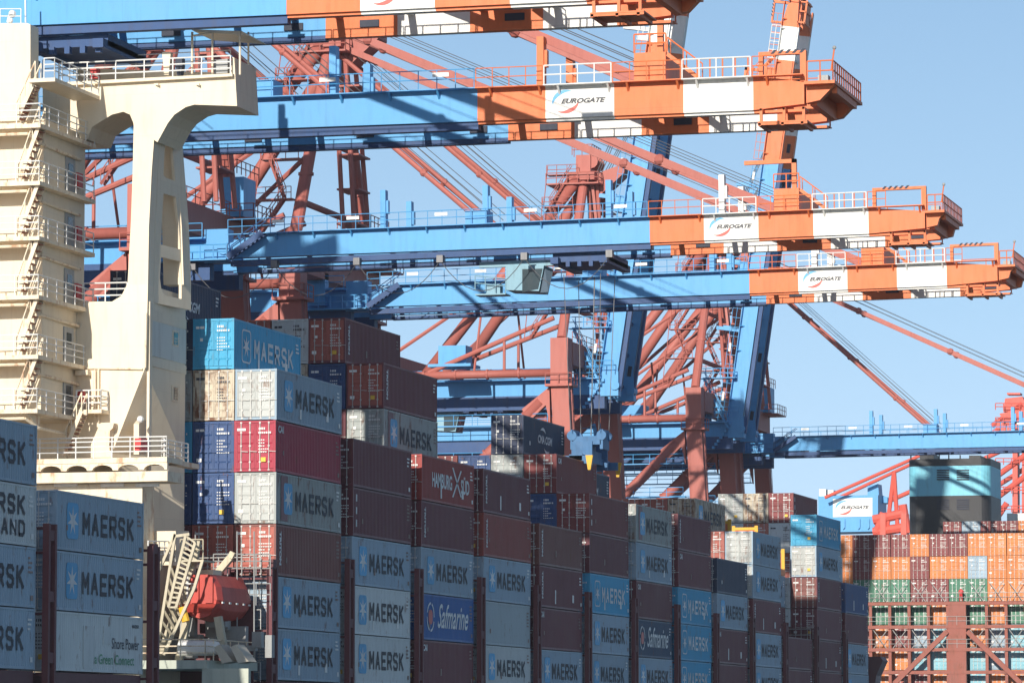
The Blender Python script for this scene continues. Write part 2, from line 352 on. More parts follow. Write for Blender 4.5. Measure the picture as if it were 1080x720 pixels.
def letter_mesh(style):
    m = MB(); L, H = CL, CH
    if style == 'maersk': block(m, 'MAERSK', 7.15, 1.12, (.012, 3.55, .86), 'X', t=.21)
    elif style == 'maersk_small': block(m, 'MAERSK', 7.0, 1.12, (.012, 3.9, .84), 'X', t=.23)
    elif style == 'sealand': block(m, 'MAERSK', 7.15, .95, (.012, 3.6, 1.42), 'X', t=.20); block(m, 'SEALAND', 7.15, .78, (.012, 3.6, .42), 'X', t=.17)
    elif style == 'triton':
        write(m, 'TRITON', 1.9, .36, (.012, .6, 2.5), 'V', bold=.06)
    elif style == 'cai': write(m, 'CAI', .95, .42, (.012, .45, 2.2), 'X', bold=.04)
    elif style == 'tex':
        for k in range(3): m.bx(.008, .014, .55, .78, .55+k*.75, .55+k*.75+.42)
    elif style == 'hamburg': write(m, 'HAMBURG', 4.6, .95, (.012, 2.3, .95), 'X', bold=.03); write(m, 'S\u00dcD', 2.0, 1.15, (.012, 9.0, .85), 'X', bold=.03); [m.add([(.014,6.9+k*.22,.55+abs(k-4.5)*.0+(1.9-.2*k)*(1 if q else 0)+(.2*k if not q else 0)),(.014,7.2+k*.22,.55+(1.9-.2*k)*(1 if q else 0)+(.2*k if not q else 0)),(.014,7.42+k*.22,.35+(1.9-.2*k)*(1 if q else 0)+(.2*k+.4 if not q else 0)),(.014,7.12+k*.22,.35+(1.9-.2*k)*(1 if q else 0)+(.2*k+.4 if not q else 0))],[(0,1,2,3)]) for q in (0,1) for k in range(9)]
    elif style == 'safmarine': write(m, 'Safmarine', 7.2, 1.55, (.012, 3.7, .8), 'X', bold=.012, shear=.45)
    elif style == 'cma': write(m, 'CMA CGM', 4.2, .62, (.012, 4.2, 1.1), 'X', bold=.035, shear=.15); write(m, 'www.cma-cgm.com', 2.6, .2, (.012, 9.0, .45), 'X')
    elif style == 'shore':
        write(m, 'Shore Power', 3.9, .55, (.012, 7.7, 1.2), 'X', bold=.004); write(m, 'MAERSK', 1.0, .17, (.012, 10.6, 2.3), 'X', bold=.03)
    for v in m.v: pass
    if style == 'tex': pass
    return m
def side_marks(v):
    m = MB(); r = random.Random(v+50); L = CL
    for k in range(r.randint(2, 5)): m.bx(.006, .011, L-.95, L-.95+r.uniform(.25,.6), 2.3-k*.22, 2.3-k*.22+.1)
    for k in range(r.randint(0, 2)): y = r.uniform(1, 10); m.bx(.006, .011, y, y+r.uniform(.15,.45), r.uniform(.3,1.0), r.uniform(1.05,1.3))
    m.bx(.006, .011, L-.6, L-.3, .35, .6); return m
def shore2(): m = MB(); write(m, 'a Green Connect', 5.6, .5, (.012, 5.3, .42), 'X', bold=.012); return m
def ring_mesh():
    m = MB(); n = 20; cy, cz, r1, r2 = 2.1, 1.45, .85, .72; a = [2*math.pi*i/n for i in range(n+1)]
    for i in range(n):
        if i % 5 == 4: continue
        m.add([(.012, cy+r*math.cos(t), cz+r*1.1*math.sin(t)) for r, t in ((r1,a[i]),(r1,a[i+1]),(r2,a[i+1]),(r2,a[i]))], [(0,1,2,3)])
    return m
def saf_emblem(): m = MB(); put(m, rrect(.9, .9, .3), [tuple(range(20))], (.012, 1.65, 1.0), 'X'); return m
def cma_swoosh():
    m = MB()
    for cx, cz, s in ((5.6, 1.75, 1), (6.9, .95, -1)):
        pts = []
        for i in range(9):
            t = math.radians(20+i*14); pts.append((cx+s*math.cos(t)*.9, cz+s*math.sin(t)*.45))
        for i in range(8):
            w = .09*math.sin(math.pi*(i+.5)/8)+.02
            (a, b), (c, d_) = pts[i], pts[i+1]
            m.add([(.012,a,b-w),(.012,c,d_-w),(.012,c,d_+w),(.012,a,b+w)], [(0,1,2,3)])
    return m
def panel_mesh(): m = MB(); put(m, rrect(1.55, 1.75, .25), [tuple(range(20))], (.010, 1.38, .60), 'X'); return m
def star_mesh(): m = MB(); star(m, .74, (.016, 2.16, 1.48), 'X'); return m
def outline_mesh():
    m = MB(); A = rrect(1.6, 1.9, .28); B = [(.09+x*(1.42/1.6), .09+y*(1.72/1.9)) for x, y in A]
    for i in range(20):
        j = (i+1) % 20
        m.add([(.012, 1.35+A[i][0], .5+A[i][1]), (.012, 1.35+A[j][0], .5+A[j][1]), (.012, 1.35+B[j][0], .5+B[j][1]), (.012, 1.35+B[i][0], .5+B[i][1])], [(0,1,2,3)])
    star(m, .66, (.012, 2.15, 1.45), 'X'); return m
def shore_panels():
    m = MB(); m.bx(-.02, .03, 3.75, 5.0, .15, 2.25); m.bx(-.02, .028, 6.5, 7.45, 1.4, 2.3)
    for z in (1.5, 1.75, 2.0): m.bx(.03, .034, 6.6, 7.35, z, z+.06)
    return m
NAMES = {'grey': 'blue grey', 'lit_grey': 'light grey', 'light': 'light grey', 'plain': 'plain pale grey', 'worn': 'weathered grey', 'ochre': 'rust stained cream', 'teal': 'bright light blue', 'navy': 'navy blue', 'dnavy': 'dark navy',
 'script': 'royal blue', 'dscript': 'dark blue', 'maroon': 'maroon', 'dmaroon': 'dark maroon', 'hamred': 'deep red', 'crimson': 'crimson', 'rust': 'rust red', 'brown': 'brown', 'bmaroon': 'reddish maroon',
 'orange': 'orange', 'green': 'green', 'pink': 'salmon pink', 'lblue': 'pale blue'}
WORDS = {'maersk': 'star logo', 'sealand': 'two-line lettering', 'triton': 'vertical lettering', 'cai': 'small corner lettering', 'tex': 'corner dashes', 'hamburg': 'white city lettering', 'safmarine': 'white script lettering',
 'cma': 'white swoosh lettering', 'shore': 'power connection lettering', 'tealm': 'white star logo', None: 'no side lettering'}
ncont = 0
def container(paint, style, loc, label, group, side=True, rods=True, lit_door_paint=None):  # separate door paint: sunlit end and shaded side painted as different colours
    global ncont; ncont += 1
    cm = M['c_'+paint]; r = rnd.random()
    b = inst('shipping_container', cached('body', body_mesh), cm, None, loc); tag(b, label, 'container', group)
    for x in (-.115, -1.225):
        dr = inst('door', cached('door', door_mesh), M['c_'+(lit_door_paint or paint)], b, (x, .035, 0))
        if rods:
            for xx in (-.28, -.80): inst('lock_rod', cached('rod', rod_mesh), M['rod'] if paint not in ('teal', 'navy', 'light') else cm, dr, (xx, 0, 0))
    v = ncont % 5
    inst('door_markings', cached('marks%d' % v, lambda: marks_mesh(v)), M['mark'] if paint not in ('light', 'plain', 'ochre') else M['ink'], b, (0, .0, 0))
    if r < .25 and rods: inst('hazard_placard', cached('placard', placard_mesh), M['placard'], b)
    if side and style:
        if style == 'tealm':
            inst('lettering', cached('l_maersk', lambda: letter_mesh('maersk')), M['lw'], b); inst('emblem', cached('outline', outline_mesh), M['lw'], b)
        else:
            lm = (M['ldw'] if paint in ('worn', 'ochre') or ncont % 4 == 1 else M['ld']) if style in ('maersk', 'sealand', 'shore') else M['lw']
            inst('lettering', cached('l_'+style, lambda: letter_mesh(style)), lm, b)
            if style in ('maersk', 'sealand'):
                p = inst('emblem', cached('panel', panel_mesh), M['starb'], b); inst('star', cached('star', star_mesh), M['lw'], p)
            if style == 'safmarine': p = inst('emblem', cached('ring', ring_mesh), M['lw'], b); inst('shield', cached('saf', saf_emblem), M['logor'], p)
            if style == 'cma': inst('swoosh', cached('cma', cma_swoosh), M['lw'], b)
            if style == 'shore': inst('lettering', cached('l_green', shore2), M['lg'], b); inst('side_door', cached('shp', shore_panels), cm, b)
    if side and style not in ('shore',):
        inst('side_markings', cached('sm%d' % v, lambda: side_marks(v)), M['mark'] if v % 2 or paint in ('navy', 'dnavy') else M['faint'], b)
    if paint == 'worn' and side:
        pm = MB(); pm.bx(.002, .009, .9, 2.1, .2, CH-.14); inst('repair_panel', cached('repair', lambda: pm), M['c_dmaroon'], b)
    return b
G, GW, Lm, P_, T = ('grey','maersk'), ('worn','maersk'), ('light','maersk'), ('plain',None), ('teal','tealm')
MT, MC, MP, MX = ('dmaroon','triton'), ('dmaroon','cai'), ('dmaroon',None), ('maroon','tex')
NV, NP, NC = ('navy',None), ('dnavy',None), ('dnavy','cma')
ORDN = ['first','second','third','fourth','fifth','sixth','seventh','eighth','ninth','tenth','eleventh','twelfth','thirteenth']
def n_of_y(px): return (U(px, 600, X=X0).y-Y0)/PITCH
nA = n_of_y(38)-CL/PITCH; nB = n_of_y(59)
# bay -> row -> list of (first tier, [styles upwards; an extra entry paints the sunlit door tone])
BAYS = {
 nA: {0: (0, [G, G, ('light','sealand'), G])},
 nB: {0: (0, [('light','shore'), G, G])},
 0: {0: (0, [G, G, ('brown','triton','rust'), ('worn','maersk','lit_grey'), ('crimson','cai'), ('grey','maersk','lit_grey')]), 1: (2, [('rust',None), NV, NV, ('ochre',None), T]), 2: (2, [MP, NV, ('teal',None), ('worn',None), ('dnavy',None)]), 3: (5, [NV, NV, NC])},
 1: {0: (0, [Lm, Lm, G, ('dmaroon','tex'), MP]), 1: (3, [MP, MP])},
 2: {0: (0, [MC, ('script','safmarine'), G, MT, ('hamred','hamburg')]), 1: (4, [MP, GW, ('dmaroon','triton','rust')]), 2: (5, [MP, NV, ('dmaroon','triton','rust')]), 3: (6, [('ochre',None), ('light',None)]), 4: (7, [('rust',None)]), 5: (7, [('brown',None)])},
 3: {0: (0, [Lm, P_, G, ('bmaroon','triton'), MT]), 1: (3, [MP, ('rust',None)])},
 4: {0: (0, [G, MC, MT, ('brown','triton')]), 1: (3, [MP])},
 5: {0: (0, [G, G, T, MP, MX]), 1: (4, [NV, ('maroon','cai')]), 2: (4, [('rust',None), ('worn',None), NC]), 3: (4, [NV, NV]), 4: (4, [NV, ('maroon',None)])},
 6: {0: (0, [G, ('dscript','safmarine'), MC, G, GW]), 2: (5, [NC])},
 7: {0: (0, [T, T, T, MC, ('dmaroon','triton')]), 1: (3, [MP])},
 8: {0: (0, [MT, MC, G, NP])},
 9: {0: (0, [G, G, MT, ('grey','maersk','lit_grey'), ('grey','maersk','lit_grey')]), 1: (3, [('rust',None), ('rust',None)]), 2: (4, [('rust',None), ('ochre','maersk')]), 3: (4, [('rust',None), ('rust',None)]), 4: (5, [('pink',None)])},
 10: {0: (0, [MP, MP]), 1: (2, [MP, G])},
 11: {0: (0, [MP, MT, MP, ('dmaroon','triton','brown'), ('grey','maersk','lit_grey'), T]), 1: (2, [('light',None), ('light',None)])},
 12: {0: (0, [G, G, MP, NV]), 1: (4, [('light',None)]), 2: (4, [('rust',None), ('light',None), ('maroon','tex')]), 3: (4, [('rust',None), ('pink',None), ('ochre',None)]), 4: (4, [P_, ('light',None), ('worn',None)]), 5: (5, [('rust',None)])},
}
LET = {('teal','tealm')}
for bi, (n, rows) in enumerate(sorted(BAYS.items())):
    for r, (k0, lst) in rows.items():
        for i, (paint, style, *dp) in enumerate(lst):
            k = k0+i; top = len(lst)-i
            if r == 0 and bi not in (0, 1):
                lab = '%s container, %s, %s from top, %s stack past lifeboat' % (NAMES[paint], WORDS[style], ORDN[top-1], ORDN[bi-2])
            elif r == 0:
                lab = '%s container, %s, %s from top, %s stack left of lifeboat' % (NAMES[paint], WORDS[style], ORDN[top-1], ['farthest', 'nearest'][bi])
            else:
                lab = '%s container, %s from top, %s row inboard, %s bay past lifeboat' % (NAMES[paint], ORDN[top-1], ORDN[r-1], ORDN[bi-2])
            loc = (X0-ROW*r+rnd.uniform(-.03, .03), Y0+n*PITCH+rnd.uniform(-.04, .04), Z0+TIER*k)
            container(paint, style, loc, lab, 'containers stacked on the near ship', side=True, lit_door_paint=dp[0] if dp else None)
def flat_rack(loc, label):
    t = empty('flat_rack_container', loc); tag(t, label, 'container', 'containers stacked on the near ship'); x, y, z = loc
    a = MB(); a.bx(x-2.44, x, y, y+12.19, z, z+.6); 
    for yy in (y, y+11.9): a.bx(x-2.3, x-.14, yy+.05, yy+.25, z+.6, z+2.2)
    a.build('platform', M['orange'], t)
    for yy in (y, y+11.89):
        b = MB()
        for xx in (x-2.44, x-.3): b.bx(xx, xx+.3, yy, yy+.3, z+.6, z+2.5)
        b.bx(x-2.14, x-.3, yy, yy+.3, z+2.1, z+2.35); b.build('end_frame', M['yellow'], t)
flat_rack((X0-ROW*1, Y0+10*PITCH, Z0+TIER*4), 'orange flat rack with yellow end frames, lower of two on the stacks')
flat_rack((X0-ROW*2, Y0+10*PITCH, Z0+TIER*4.75), 'orange flat rack with yellow end frames, higher of two on the stacks')
tag(inst('shipping_container', cached('body', body_mesh), M['c_light'], None, (X0-ROW*2, Y0+10*PITCH, Z0+TIER*3.75)), 'white grey container under the higher orange flat rack', 'container', 'containers stacked on the near ship')
# ---------------------------------------------------------------- near ship
ship = empty('container_ship', (X0-14, Y0, -11)); tag(ship, 'cream and maroon cargo ship carrying the tall container stacks in front', 'ship')
h = MB()
ys = -60; ye = Y0+13.2*PITCH; xr, xl = X0+.5, X0-28.5
h.poly([(xr-3, -13.5), (xr, -9), (xr, 1.6), (xl, 1.6), (xl, -9), (xl+3, -13.5)], ys, ye-12)
h.add([(xr,ye-12,1.6),(xl,ye-12,1.6),(xl+3,ye-12,-13.5),(xr-3,ye-12,-13.5),(xr-6,ye+12,2.5),(xl+6,ye+12,2.5),((xl+xr)/2,ye+8,-13.5)], [(0,4,5,1),(0,3,6,4),(1,5,6,2),(4,6,5)])
h.build('hull', M['hull'], ship)
for n in BAYS: hc = MB(); hc.bx(xr-.6, xl+.6, Y0+n*PITCH, Y0+n*PITCH+CL, 1.6, Z0-.06); hc.build('hatch_cover', M['maroonst'], ship)
# bulwark of the far end
bw = MB(); yb = Y0+13.3*PITCH
zt = UZ(905, 692, yb); 
pp = [(UX(905, 720, yb), 1.5), (UX(905, 691, yb), zt), (UX(928, 691, yb), zt), (UX(931, 694, yb), zt-.4), (UX(924, 712, yb), UZ(924, 712, yb)), (UX(918, 735, yb), 1.5)]
bw.poly(pp, yb, yb+3); bw.build('bulwark', M['hullred'], ship)
# lashing bridges
def lash(yc, px_top, name='lashing_bridge', rows=11):
    b = MB(); z1 = px_top; y0, y1 = yc-.42, yc+.42
    for r in range(rows+1):
        x = X0+.35-ROW*r
        for y in (y0, y1): b.bx(x-.32, x, y-.12, y+.12, 1.6, z1)
        if r == 0:
            zz = 3.5
            while zz < z1: b.bx(x-.30, x-.03, y0+.12, y1-.12, zz, zz+.5); zz += TIER
    for z in [3.0+TIER*i for i in range(int((z1-3)/TIER)+1)]+[z1-.15]:
        b.bx(X0-ROW*rows, X0+.0, y0+.12, y1-.12, z-.12, z)
    o = b.build(name, M['maroonst'], ship)
    rl = MB()
    for z in [3.0+TIER*i for i in range(int((z1-3)/TIER)+1)]: rl.rail([(X0-.3, y0-.15, z), (X0-ROW*rows, y0-.15, z)], 1.1, 2.5, .025)
    for r in range(1, rows):
        x = X0-ROW*r; rl.tube((x+.9, y0-.2, 3), (x-.9, y0-.25, 3+TIER*1.9), .02, 4); rl.tube((x-.9, y0-.2, 3), (x+.9, y0-.25, 3+TIER*1.9), .02, 4)
    rl.build('lashing_rod', M['rod'], o)
tops = {0: 2.35, 1: 2.5, 2: 2.5, 3: 2.5, 4: 2.5, 5: 2.5, 6: 2.5, 7: 2.5, 8: 2.4, 9: 2.4, 10: 2.4, 11: 2.4, 12: 2.2}
lash((Y0+nA*PITCH+CL+Y0+nB*PITCH)/2, Z0+TIER*2.4)
lash(Y0+nB*PITCH+CL+1.0, Z0+TIER*2.25)
lash(Y0-1.1, Z0+TIER*2.15)
for n in range(1, 13): lash(Y0+n*PITCH-(PITCH-CL)/2, Z0+TIER*tops[n])
# superstructure : planes
Xc = -77.9
YC = U(155, 300, X=Xc).y; YCB = U(196, 300, X=Xc).y
YA = YC-5.2
def zc(py, Y=None): return UZ(150, py, YC if Y is None else Y)
cs = MB()
front = [(78,318),(118,318),(128,312),(134,300),(156,300),(155,340),(153,388),(118,478),(118,560),(60,560),(60,470),(78,440)]
A = [U(x, y, Y=YC) for x, y in front]
Yb = YCB
bx_ = [A[0].x, A[1].x, A[2].x, A[3].x, Xc, Xc, Xc, Xc, Xc, A[9].x, A[10].x, A[11].x]
B = [Vector((x, Yb, a.z)) for x, a in zip(bx_, A)]
n = len(A); cs.add(A+B, [tuple(range(n))[::-1], tuple(range(n, 2*n))])
for i in range(n):
    j = (i+1) % n; cs.add([A[i], A[j], B[j], B[i]], [(0,1,2),(0,2,3)])
cs.build('engine_casing', M['cream'], ship)
lw = MB(); lw.bx(A[9].x-12, A[9].x+.6, YC-.25, Yb-.05, 1.6, UZ(33,431,YC)); lw.bx(A[9].x-6, U(112, 540, Y=YC).x, YC+.3, Yb-.06, 1.6, A[8].z+3); lw.add([(U(112,540,Y=YC).x,YC+.35,1.6),(Xc-.02,Yb,1.6),(Xc-.02,Yb,A[8].z+1),(U(112,540,Y=YC).x,YC+.35,A[8].z+1)],[(0,1,2,3)])
lw.build('lower_deckhouse', M['cream'], ship)
# seams, windows and pipes on the casing side
def sidebox(mb, px0, px1, py0, py1, X=Xc, t=.06):
    a = U(px0, py0, X=X); b = U(px1, py1, X=X); mb.bx(X-.05, X+t, a.y, b.y, b.z, a.z); return mb
for (a, b, c, d_) in ((181.5, 187.5, 348, 366), (181.5, 187.5, 406, 424)):
    w = sidebox(MB(), a, b, c, d_, t=.05).build('window', M['cream'], ship); g = sidebox(MB(), a+1, b-1, c+2, d_-2, t=.07).build('pane', M['glass'], w)
sm = MB()
for y in (336, 385): sidebox(sm, 156, 196, y, y+.5, t=.03)
sidebox(sm, 156.5, 157.2, 318, 560, t=.1) ; sm.build('seam_strip', M['cream'], ship)
tb = sidebox(MB(), 157, 195.6, 337, 384, t=.02); tb.build('pale_blue_paint_patch', mat('faint blue patch', (.62,.64,.60), .6, .2, var=0), ship)
# bridge wing pillar : front leg and rear leg
pl = MB()
pl.pix([(141,132),(140,180),(138,235),(134.5,300),(128,312),(156,300.2),(157,240),(160,180),(163,140),(166,128),(176,112),(137,112)][:4]+[(134.4,300.3),(156,300.1),(157,240),(160,180),(163,140),(166,128),(176,116),(137,112)], YC+.02, .95)
pl.build('wing_pillar', M['cream'], ship)
pr = MB()
def rl_x(py): return None
yr = YC+4.2
pr.pix([(170,112),(170,150),(170,200),(171,240),(172.5,300.3),(193.8,300.2),(191.7,240),(188.8,200),(184.8,150),(184,132),(190,122),(205,114)], yr, 1.1)
pr.build('wing_pillar', M['cream'], ship)
YP0, YP1 = YC+.98, yr+1.1
def fx_(z, tab, Y):      # world x of an outline edge at height z
    t = [(UZ(px, py, Y), UX(px, py, Y)) for px, py in tab]; t.sort()
    if z <= t[0][0]: return t[0][1]
    for (z0, x0), (z1, x1) in zip(t, t[1:]):
        if z <= z1: return x0+(x1-x0)*(z-z0)/(z1-z0)
    return t[-1][1]
TA = [(156,300),(157,240),(160,180),(163,140),(166,128)]; TB_ = [(194.6,300.2),(192.5,240),(189.5,200),(185.5,150),(185,140),(186,128)]
def PP(u, py, off=0):
    z = UZ(165, py, YC); a = Vector((fx_(z, TA, YC), YP0, z)); b = Vector((fx_(z, TB_, yr), YP1, z)); p = a.lerp(b, u); p.x += off; return p
def plate(mb, rows):     # rows: (py, u0, u1)
    for (ya, a0, a1), (yb, b0, b1) in zip(rows, rows[1:]):
        q = [PP(a0, ya), PP(a1, ya), PP(b1, yb), PP(b0, yb)]; k = [p-Vector((.16, 0, 0)) for p in q]
        mb.add(q+k, [(0,1,2,3),(7,6,5,4),(0,4,5,1),(1,5,6,2),(2,6,7,3),(3,7,4,0)])
w = MB()
plate(w, [(128,0,1),(131,0,1)]); plate(w, [(131,0,.25),(155,0,.2),(180,0,.2),(182,0,.3)]); plate(w, [(131,.45,1),(155,.55,1),(182,.62,1)])
plate(w, [(182,0,1),(190,0,1),(199,0,1)]); plate(w, [(199,0,.22),(225,0,.19),(254,0,.18)]); plate(w, [(199,.62,1),(225,.69,1),(254,.72,1)])
plate(w, [(254,0,1),(267,0,1)]); plate(w, [(267,0,.18),(290,0,.15),(302,0,.2),(307,0,.3)]); plate(w, [(267,.72,1),(290,.74,1),(307,.74,1)]); plate(w, [(307,0,1),(317,0,1)])
w.build('pillar_web', M['cream'], ship)
# bridge wing
wing = MB()
wing.pix([(45,90),(75,91),(243,81),(245,60.5),(247,61),(250,112),(205,110.5),(196,113),(184,121),(177,130),(166,150),(143,135),(137,121),(130,118),(118,121),(97,134),(92,147),(45,150)], YC-.0, 3.7)
wing.build('bridge_wing', M['cream'], ship)
dk = MB(); dk.pix([(57,82),(63,90.5),(245,80.5),(245,77.5),(64,87)], YC-.35, 4.2); 
for px in (95, 162, 205): dk.pix([(px,88),(px+5,88),(px+5,90.5)], YC-.3, .15)
dk.build('wing_deck_edge', M['cream'], ship)
bk = MB(); bk.pix([(80,72),(243,77),(243,79.5),(80,86)], YC+3.3, .15); bk.build('wing_bulwark', M['cream'], ship)
wr = MB()
p0 = U(45, 82, Y=YC-.3); p1 = U(62, 88, Y=YC-.3); p2 = U(243, 80, Y=YC-.3); wr.rail([p1+Vector((0,0,.05)), p2+Vector((0,0,.05))], 1.05, 1.55, .04, bars=(.35,.68,1))
wr.rail([U(45, 82, Y=YC+3.5), U(243, 72, Y=YC+3.5)], 1.0, 2, .03); wr.build('wing_railing', M['wrail'], ship)
cn = MB(); cn.pix([(201,31),(255,33),(263,38),(205,33.5)], YC+.2, 3.0); 
for px, y in ((202.5,.2),(224,.2),(253,.2),(203,3),(262,3)): cn.tube(U(px,34,Y=YC+y), U(px,79,Y=YC+y), .06, 6)
cn.tube(U(202,38,Y=YC+.2), U(224,35,Y=YC+.2), .05, 6)
cn.build('canopy', M['cream'], ship)
for nm, mt, pts, d_ in (('fire_box','fire',[(95,72),(103,72),(103,82.5),(95,83)],.4),('control_console','dark',[(185,61),(192,61),(192,70),(190,80),(187,80),(185,70)],.5),('equipment_locker','grey',[(226,64),(240,62),(240,77),(226,78)],.8),('wing_repeater','cream',[(171,55),(180,55),(178,79),(173,79)],.4)):
    MB().pix(pts, YC+.6, d_).build(nm, M[mt], ship)
# accommodation block
Xa = U(45.5, 200, Y=YA).x; YAB = U(89.5, 200, X=Xa).y
ac = MB(); zt_ = UZ(45, 79, YA); zb_ = 1.6
ac.bx(Xa-16, Xa, YA, YAB, UZ(33, 431, YA-1.9)-.25, zt_-2.4); ac.build('accommodation_block', M['cream'], ship)
tw = MB(); tw.pix([(-60,25),(28,24.5),(32,26),(32,128),(-60,128)], YA-.1, 1.2); tw.build('bridge_front', M['cream'], ship)
an = MB(); an.tube(U(27,24,Y=YA+1), U(26.5,-8,Y=YA+1), .05, 5); an.tube(U(8,24,Y=YA+1), U(10,16,Y=YA+1), .08, 5); an.ball(U(13,15,Y=YA+1), .22); an.ball(U(11,22,Y=YA+1), .16)
an.rail([U(0,25,Y=YA+.2), U(22,25,Y=YA+.2)], .8, 1, .03); an.build('antenna', M['wrail'], ship)
levels = [130.5, 191, 249, 311, 374, 431]
for li, py in enumerate(levels):
    yf = YA-1.9; a = U(33, py, Y=yf); z = a.z; xo = Xa+.55
    b = MB()
    b.bx(xo-16, xo, yf, YA-.002, z-.22, z); b.bx(Xa+.002, xo, YA-.004, YAB+.2, z-.22, z)
    for k in range(4): b.add([(xo-k*3.0-.7,yf+.1,z-.22),(xo-k*3.0-.7,YA,z-.22),(xo-k*3.0-.7,YA,z-1.0),(xo-k*3.0-.6,yf+.1,z-.22),(xo-k*3.0-.6,YA,z-.22),(xo-k*3.0-.6,YA,z-1.0)], [(0,1,2),(3,5,4),(0,2,5,3)])
    bo = b.build('balcony', M['creamr'], ship)
    MB().rail([(xo-16, yf+.05, z), (xo-.05, yf+.05, z), (xo-.05, YAB+.1, z)], 1.08, 1.3, .034, bars=(.36,.68,1)).build('railing', M['wrail'], bo)
    pp = MB(); pp.path([(xo-8, yf+.5, z-.45), (xo-.9, yf+.5, z-.45), (xo-.5, yf+1.4, z-.9), (Xa+.15, YAB-1, z-1.0)], .09); pp.build('pipe', M['creamr'], bo)
    # stair down to next level
    if li < len(levels)-1:
        z2 = UZ(33, levels[li+1], yf)
        s = MB(); s.stair((Xa+.35, yf+.35, z), (Xa-.8, yf+.35, z2), .85, n=9, r=.06); so_ = s.build('stair', M['creamr'], ship)
        t2 = MB(); a_ = Vector((Xa+.35, yf+.35, z)); b_ = Vector((Xa-.8, yf+.35, z2))
        for k in range(1, 9): p = a_.lerp(b_, k/9); t2.bx(p.x-.14, p.x+.14, yf+.4, yf+1.15, p.z-.03, p.z+.01)
        t2.build('tread', M['deck'], so_)
        dr = MB(); yd = YA+3.2; dr.bx(Xa, Xa+.06, yd, yd+1.4, z2+.1, z2+2.0); d1 = dr.build('door', M['grey'], ship); MB().bx(Xa+.06, Xa+.08, yd+.35, yd+1.05, z2+1.1, z2+1.7).build('pane', M['glass'], d1)
        if li < 3: MB().bx(Xa+.01, Xa+.25, YA+4.6, YA+5.3, z2+.5, z2+1.3).build('fire_box', M['fire'], ship)
s = MB(); s.stair(U(37, 84, Y=YA-1.4), U(17, 128, Y=YA-1.4), .85, n=11, r=.06); so_ = s.build('stair', M['creamr'], ship)
a_ = U(37, 84, Y=YA-1.4); b_ = U(17, 128, Y=YA-1.4); t2 = MB()
for k in range(1, 12): p = a_.lerp(b_, k/12); t2.bx(p.x-.14, p.x+.14, YA-1.35, YA-.6, p.z-.03, p.z+.01)
t2.build('tread', M['deck'], so_)
tp = MB(); z = UZ(37, 83, YA-1.9); tp.bx(U(30,83,Y=YA-1.9).x, U(58,83,Y=YA-1.9).x, YA-1.9, YC-.36, z-.2, z); tpo = tp.build('balcony', M['cream'], ship)
MB().rail([(U(46,83,Y=YA-1.9).x, YA-1.85, z), (U(58,83,Y=YA-1.9).x-.05, YA-1.85, z), (U(58,83,Y=YA-1.9).x-.05, YC-.4, z)], 1.08, 1.2, .035, bars=(.36,.68,1)).build('railing', M['wrail'], tpo)
# mid walkway rail in the arch, casing front details
MB().rail([U(88, 319, Y=YC+.3), U(134, 318, Y=YC+.3)], 1.05, 1.1, .04, bars=(.35,.68,1)).build('arch_railing', M['wrail'], ship)
wz = MB(); z = UZ(88, 319.5, YC+.1); wz.bx(Xa, U(100,320,Y=YC).x, YAB, YC+1.5, z-.25, z); wz.build('arch_walkway', M['cream'], ship)
pz = MB(); pz.path([U(82,388,Y=YC-.12), U(150,389,Y=YC-.12)], .05); pz.path([U(100,390,Y=YC-.15), U(100,440,Y=YC-.15)], .08); pz.path([U(104,388,Y=YC-.15), U(104,445,Y=YC-.15)], .05); pz.path([U(154,330,Y=YC-.1), U(153,388,Y=YC-.1)], .07); pz.bx(*(lambda a, b: (a.x, b.x, YC-.5, YC, b.z, a.z))(U(83,391,Y=YC), U(96,396,Y=YC)))
pz.build('casing_pipe', M['creamr'], ship)
ln = MB(); a = U(80,432,Y=YC-1.2); b = U(107,432,Y=YC-1.2); ln.bx(a.x, b.x, YC-1.2, YC-.002, a.z-.2, a.z); lo = ln.build('landing', M['creamr'], ship)
MB().rail([(a.x, YC-1.15, a.z), (b.x-.05, YC-1.15, a.z), (b.x-.05, YC-.1, a.z)], 1.05, .9, .04, bars=(.35,.68,1)).build('railing', M['wrail'], lo)
s = MB(); s.stair(U(86,433,Y=YC-2.0), U(66,480,Y=YC-2.0), .8, n=11, r=.06); so_ = s.build('stair', M['creamr'], ship)
a_ = U(86,433,Y=YC-2.0); b_ = U(66,480,Y=YC-2.0); t2 = MB()
for k in range(1, 12): p = a_.lerp(b_, k/12); t2.bx(p.x-.14, p.x+.14, YC-1.95, YC-1.25, p.z-.03, p.z+.01)
t2.build('tread', M['deck'], so_)
br = MB(); c = U(86, 415, Y=YC-.7); br.tube(c, c-Vector((0,0,.5)), .24, 12); br.ball(c, .23); br.build('fire_drum', M['fire'], ship)
nk = MB(); nk.pix([(107,446),(120,446),(119,451),(116,454),(115,470),(111,470),(110,454),(108,451)], YC-.6, .6); nk.build('cowl_vent', M['creamr'], ship)
# recessed arched door in sloping side, item and lamp
def slab(mb, pts, X, t):
    P_ = [U(x, y, X=X) for x, y in pts]; return mb.polyx([(p.y, p.z) for p in P_], X, X+t)
ddr = slab(MB(), [(141,479),(141,447),(144,443),(149,443),(153,448),(153,479)], Xc-.6, .3).build('arched_door', M['cream'], ship)
fx = slab(MB(), [(142,462),(149,462),(149,475),(142,475)], Xc+.3-.5, .35).build('fire_box', M['fire'], ship)
lp = MB(); lp.ball(U(148,442,X=Xc+.1), .2); lp.build('deck_lamp', M['wrail'], ship)
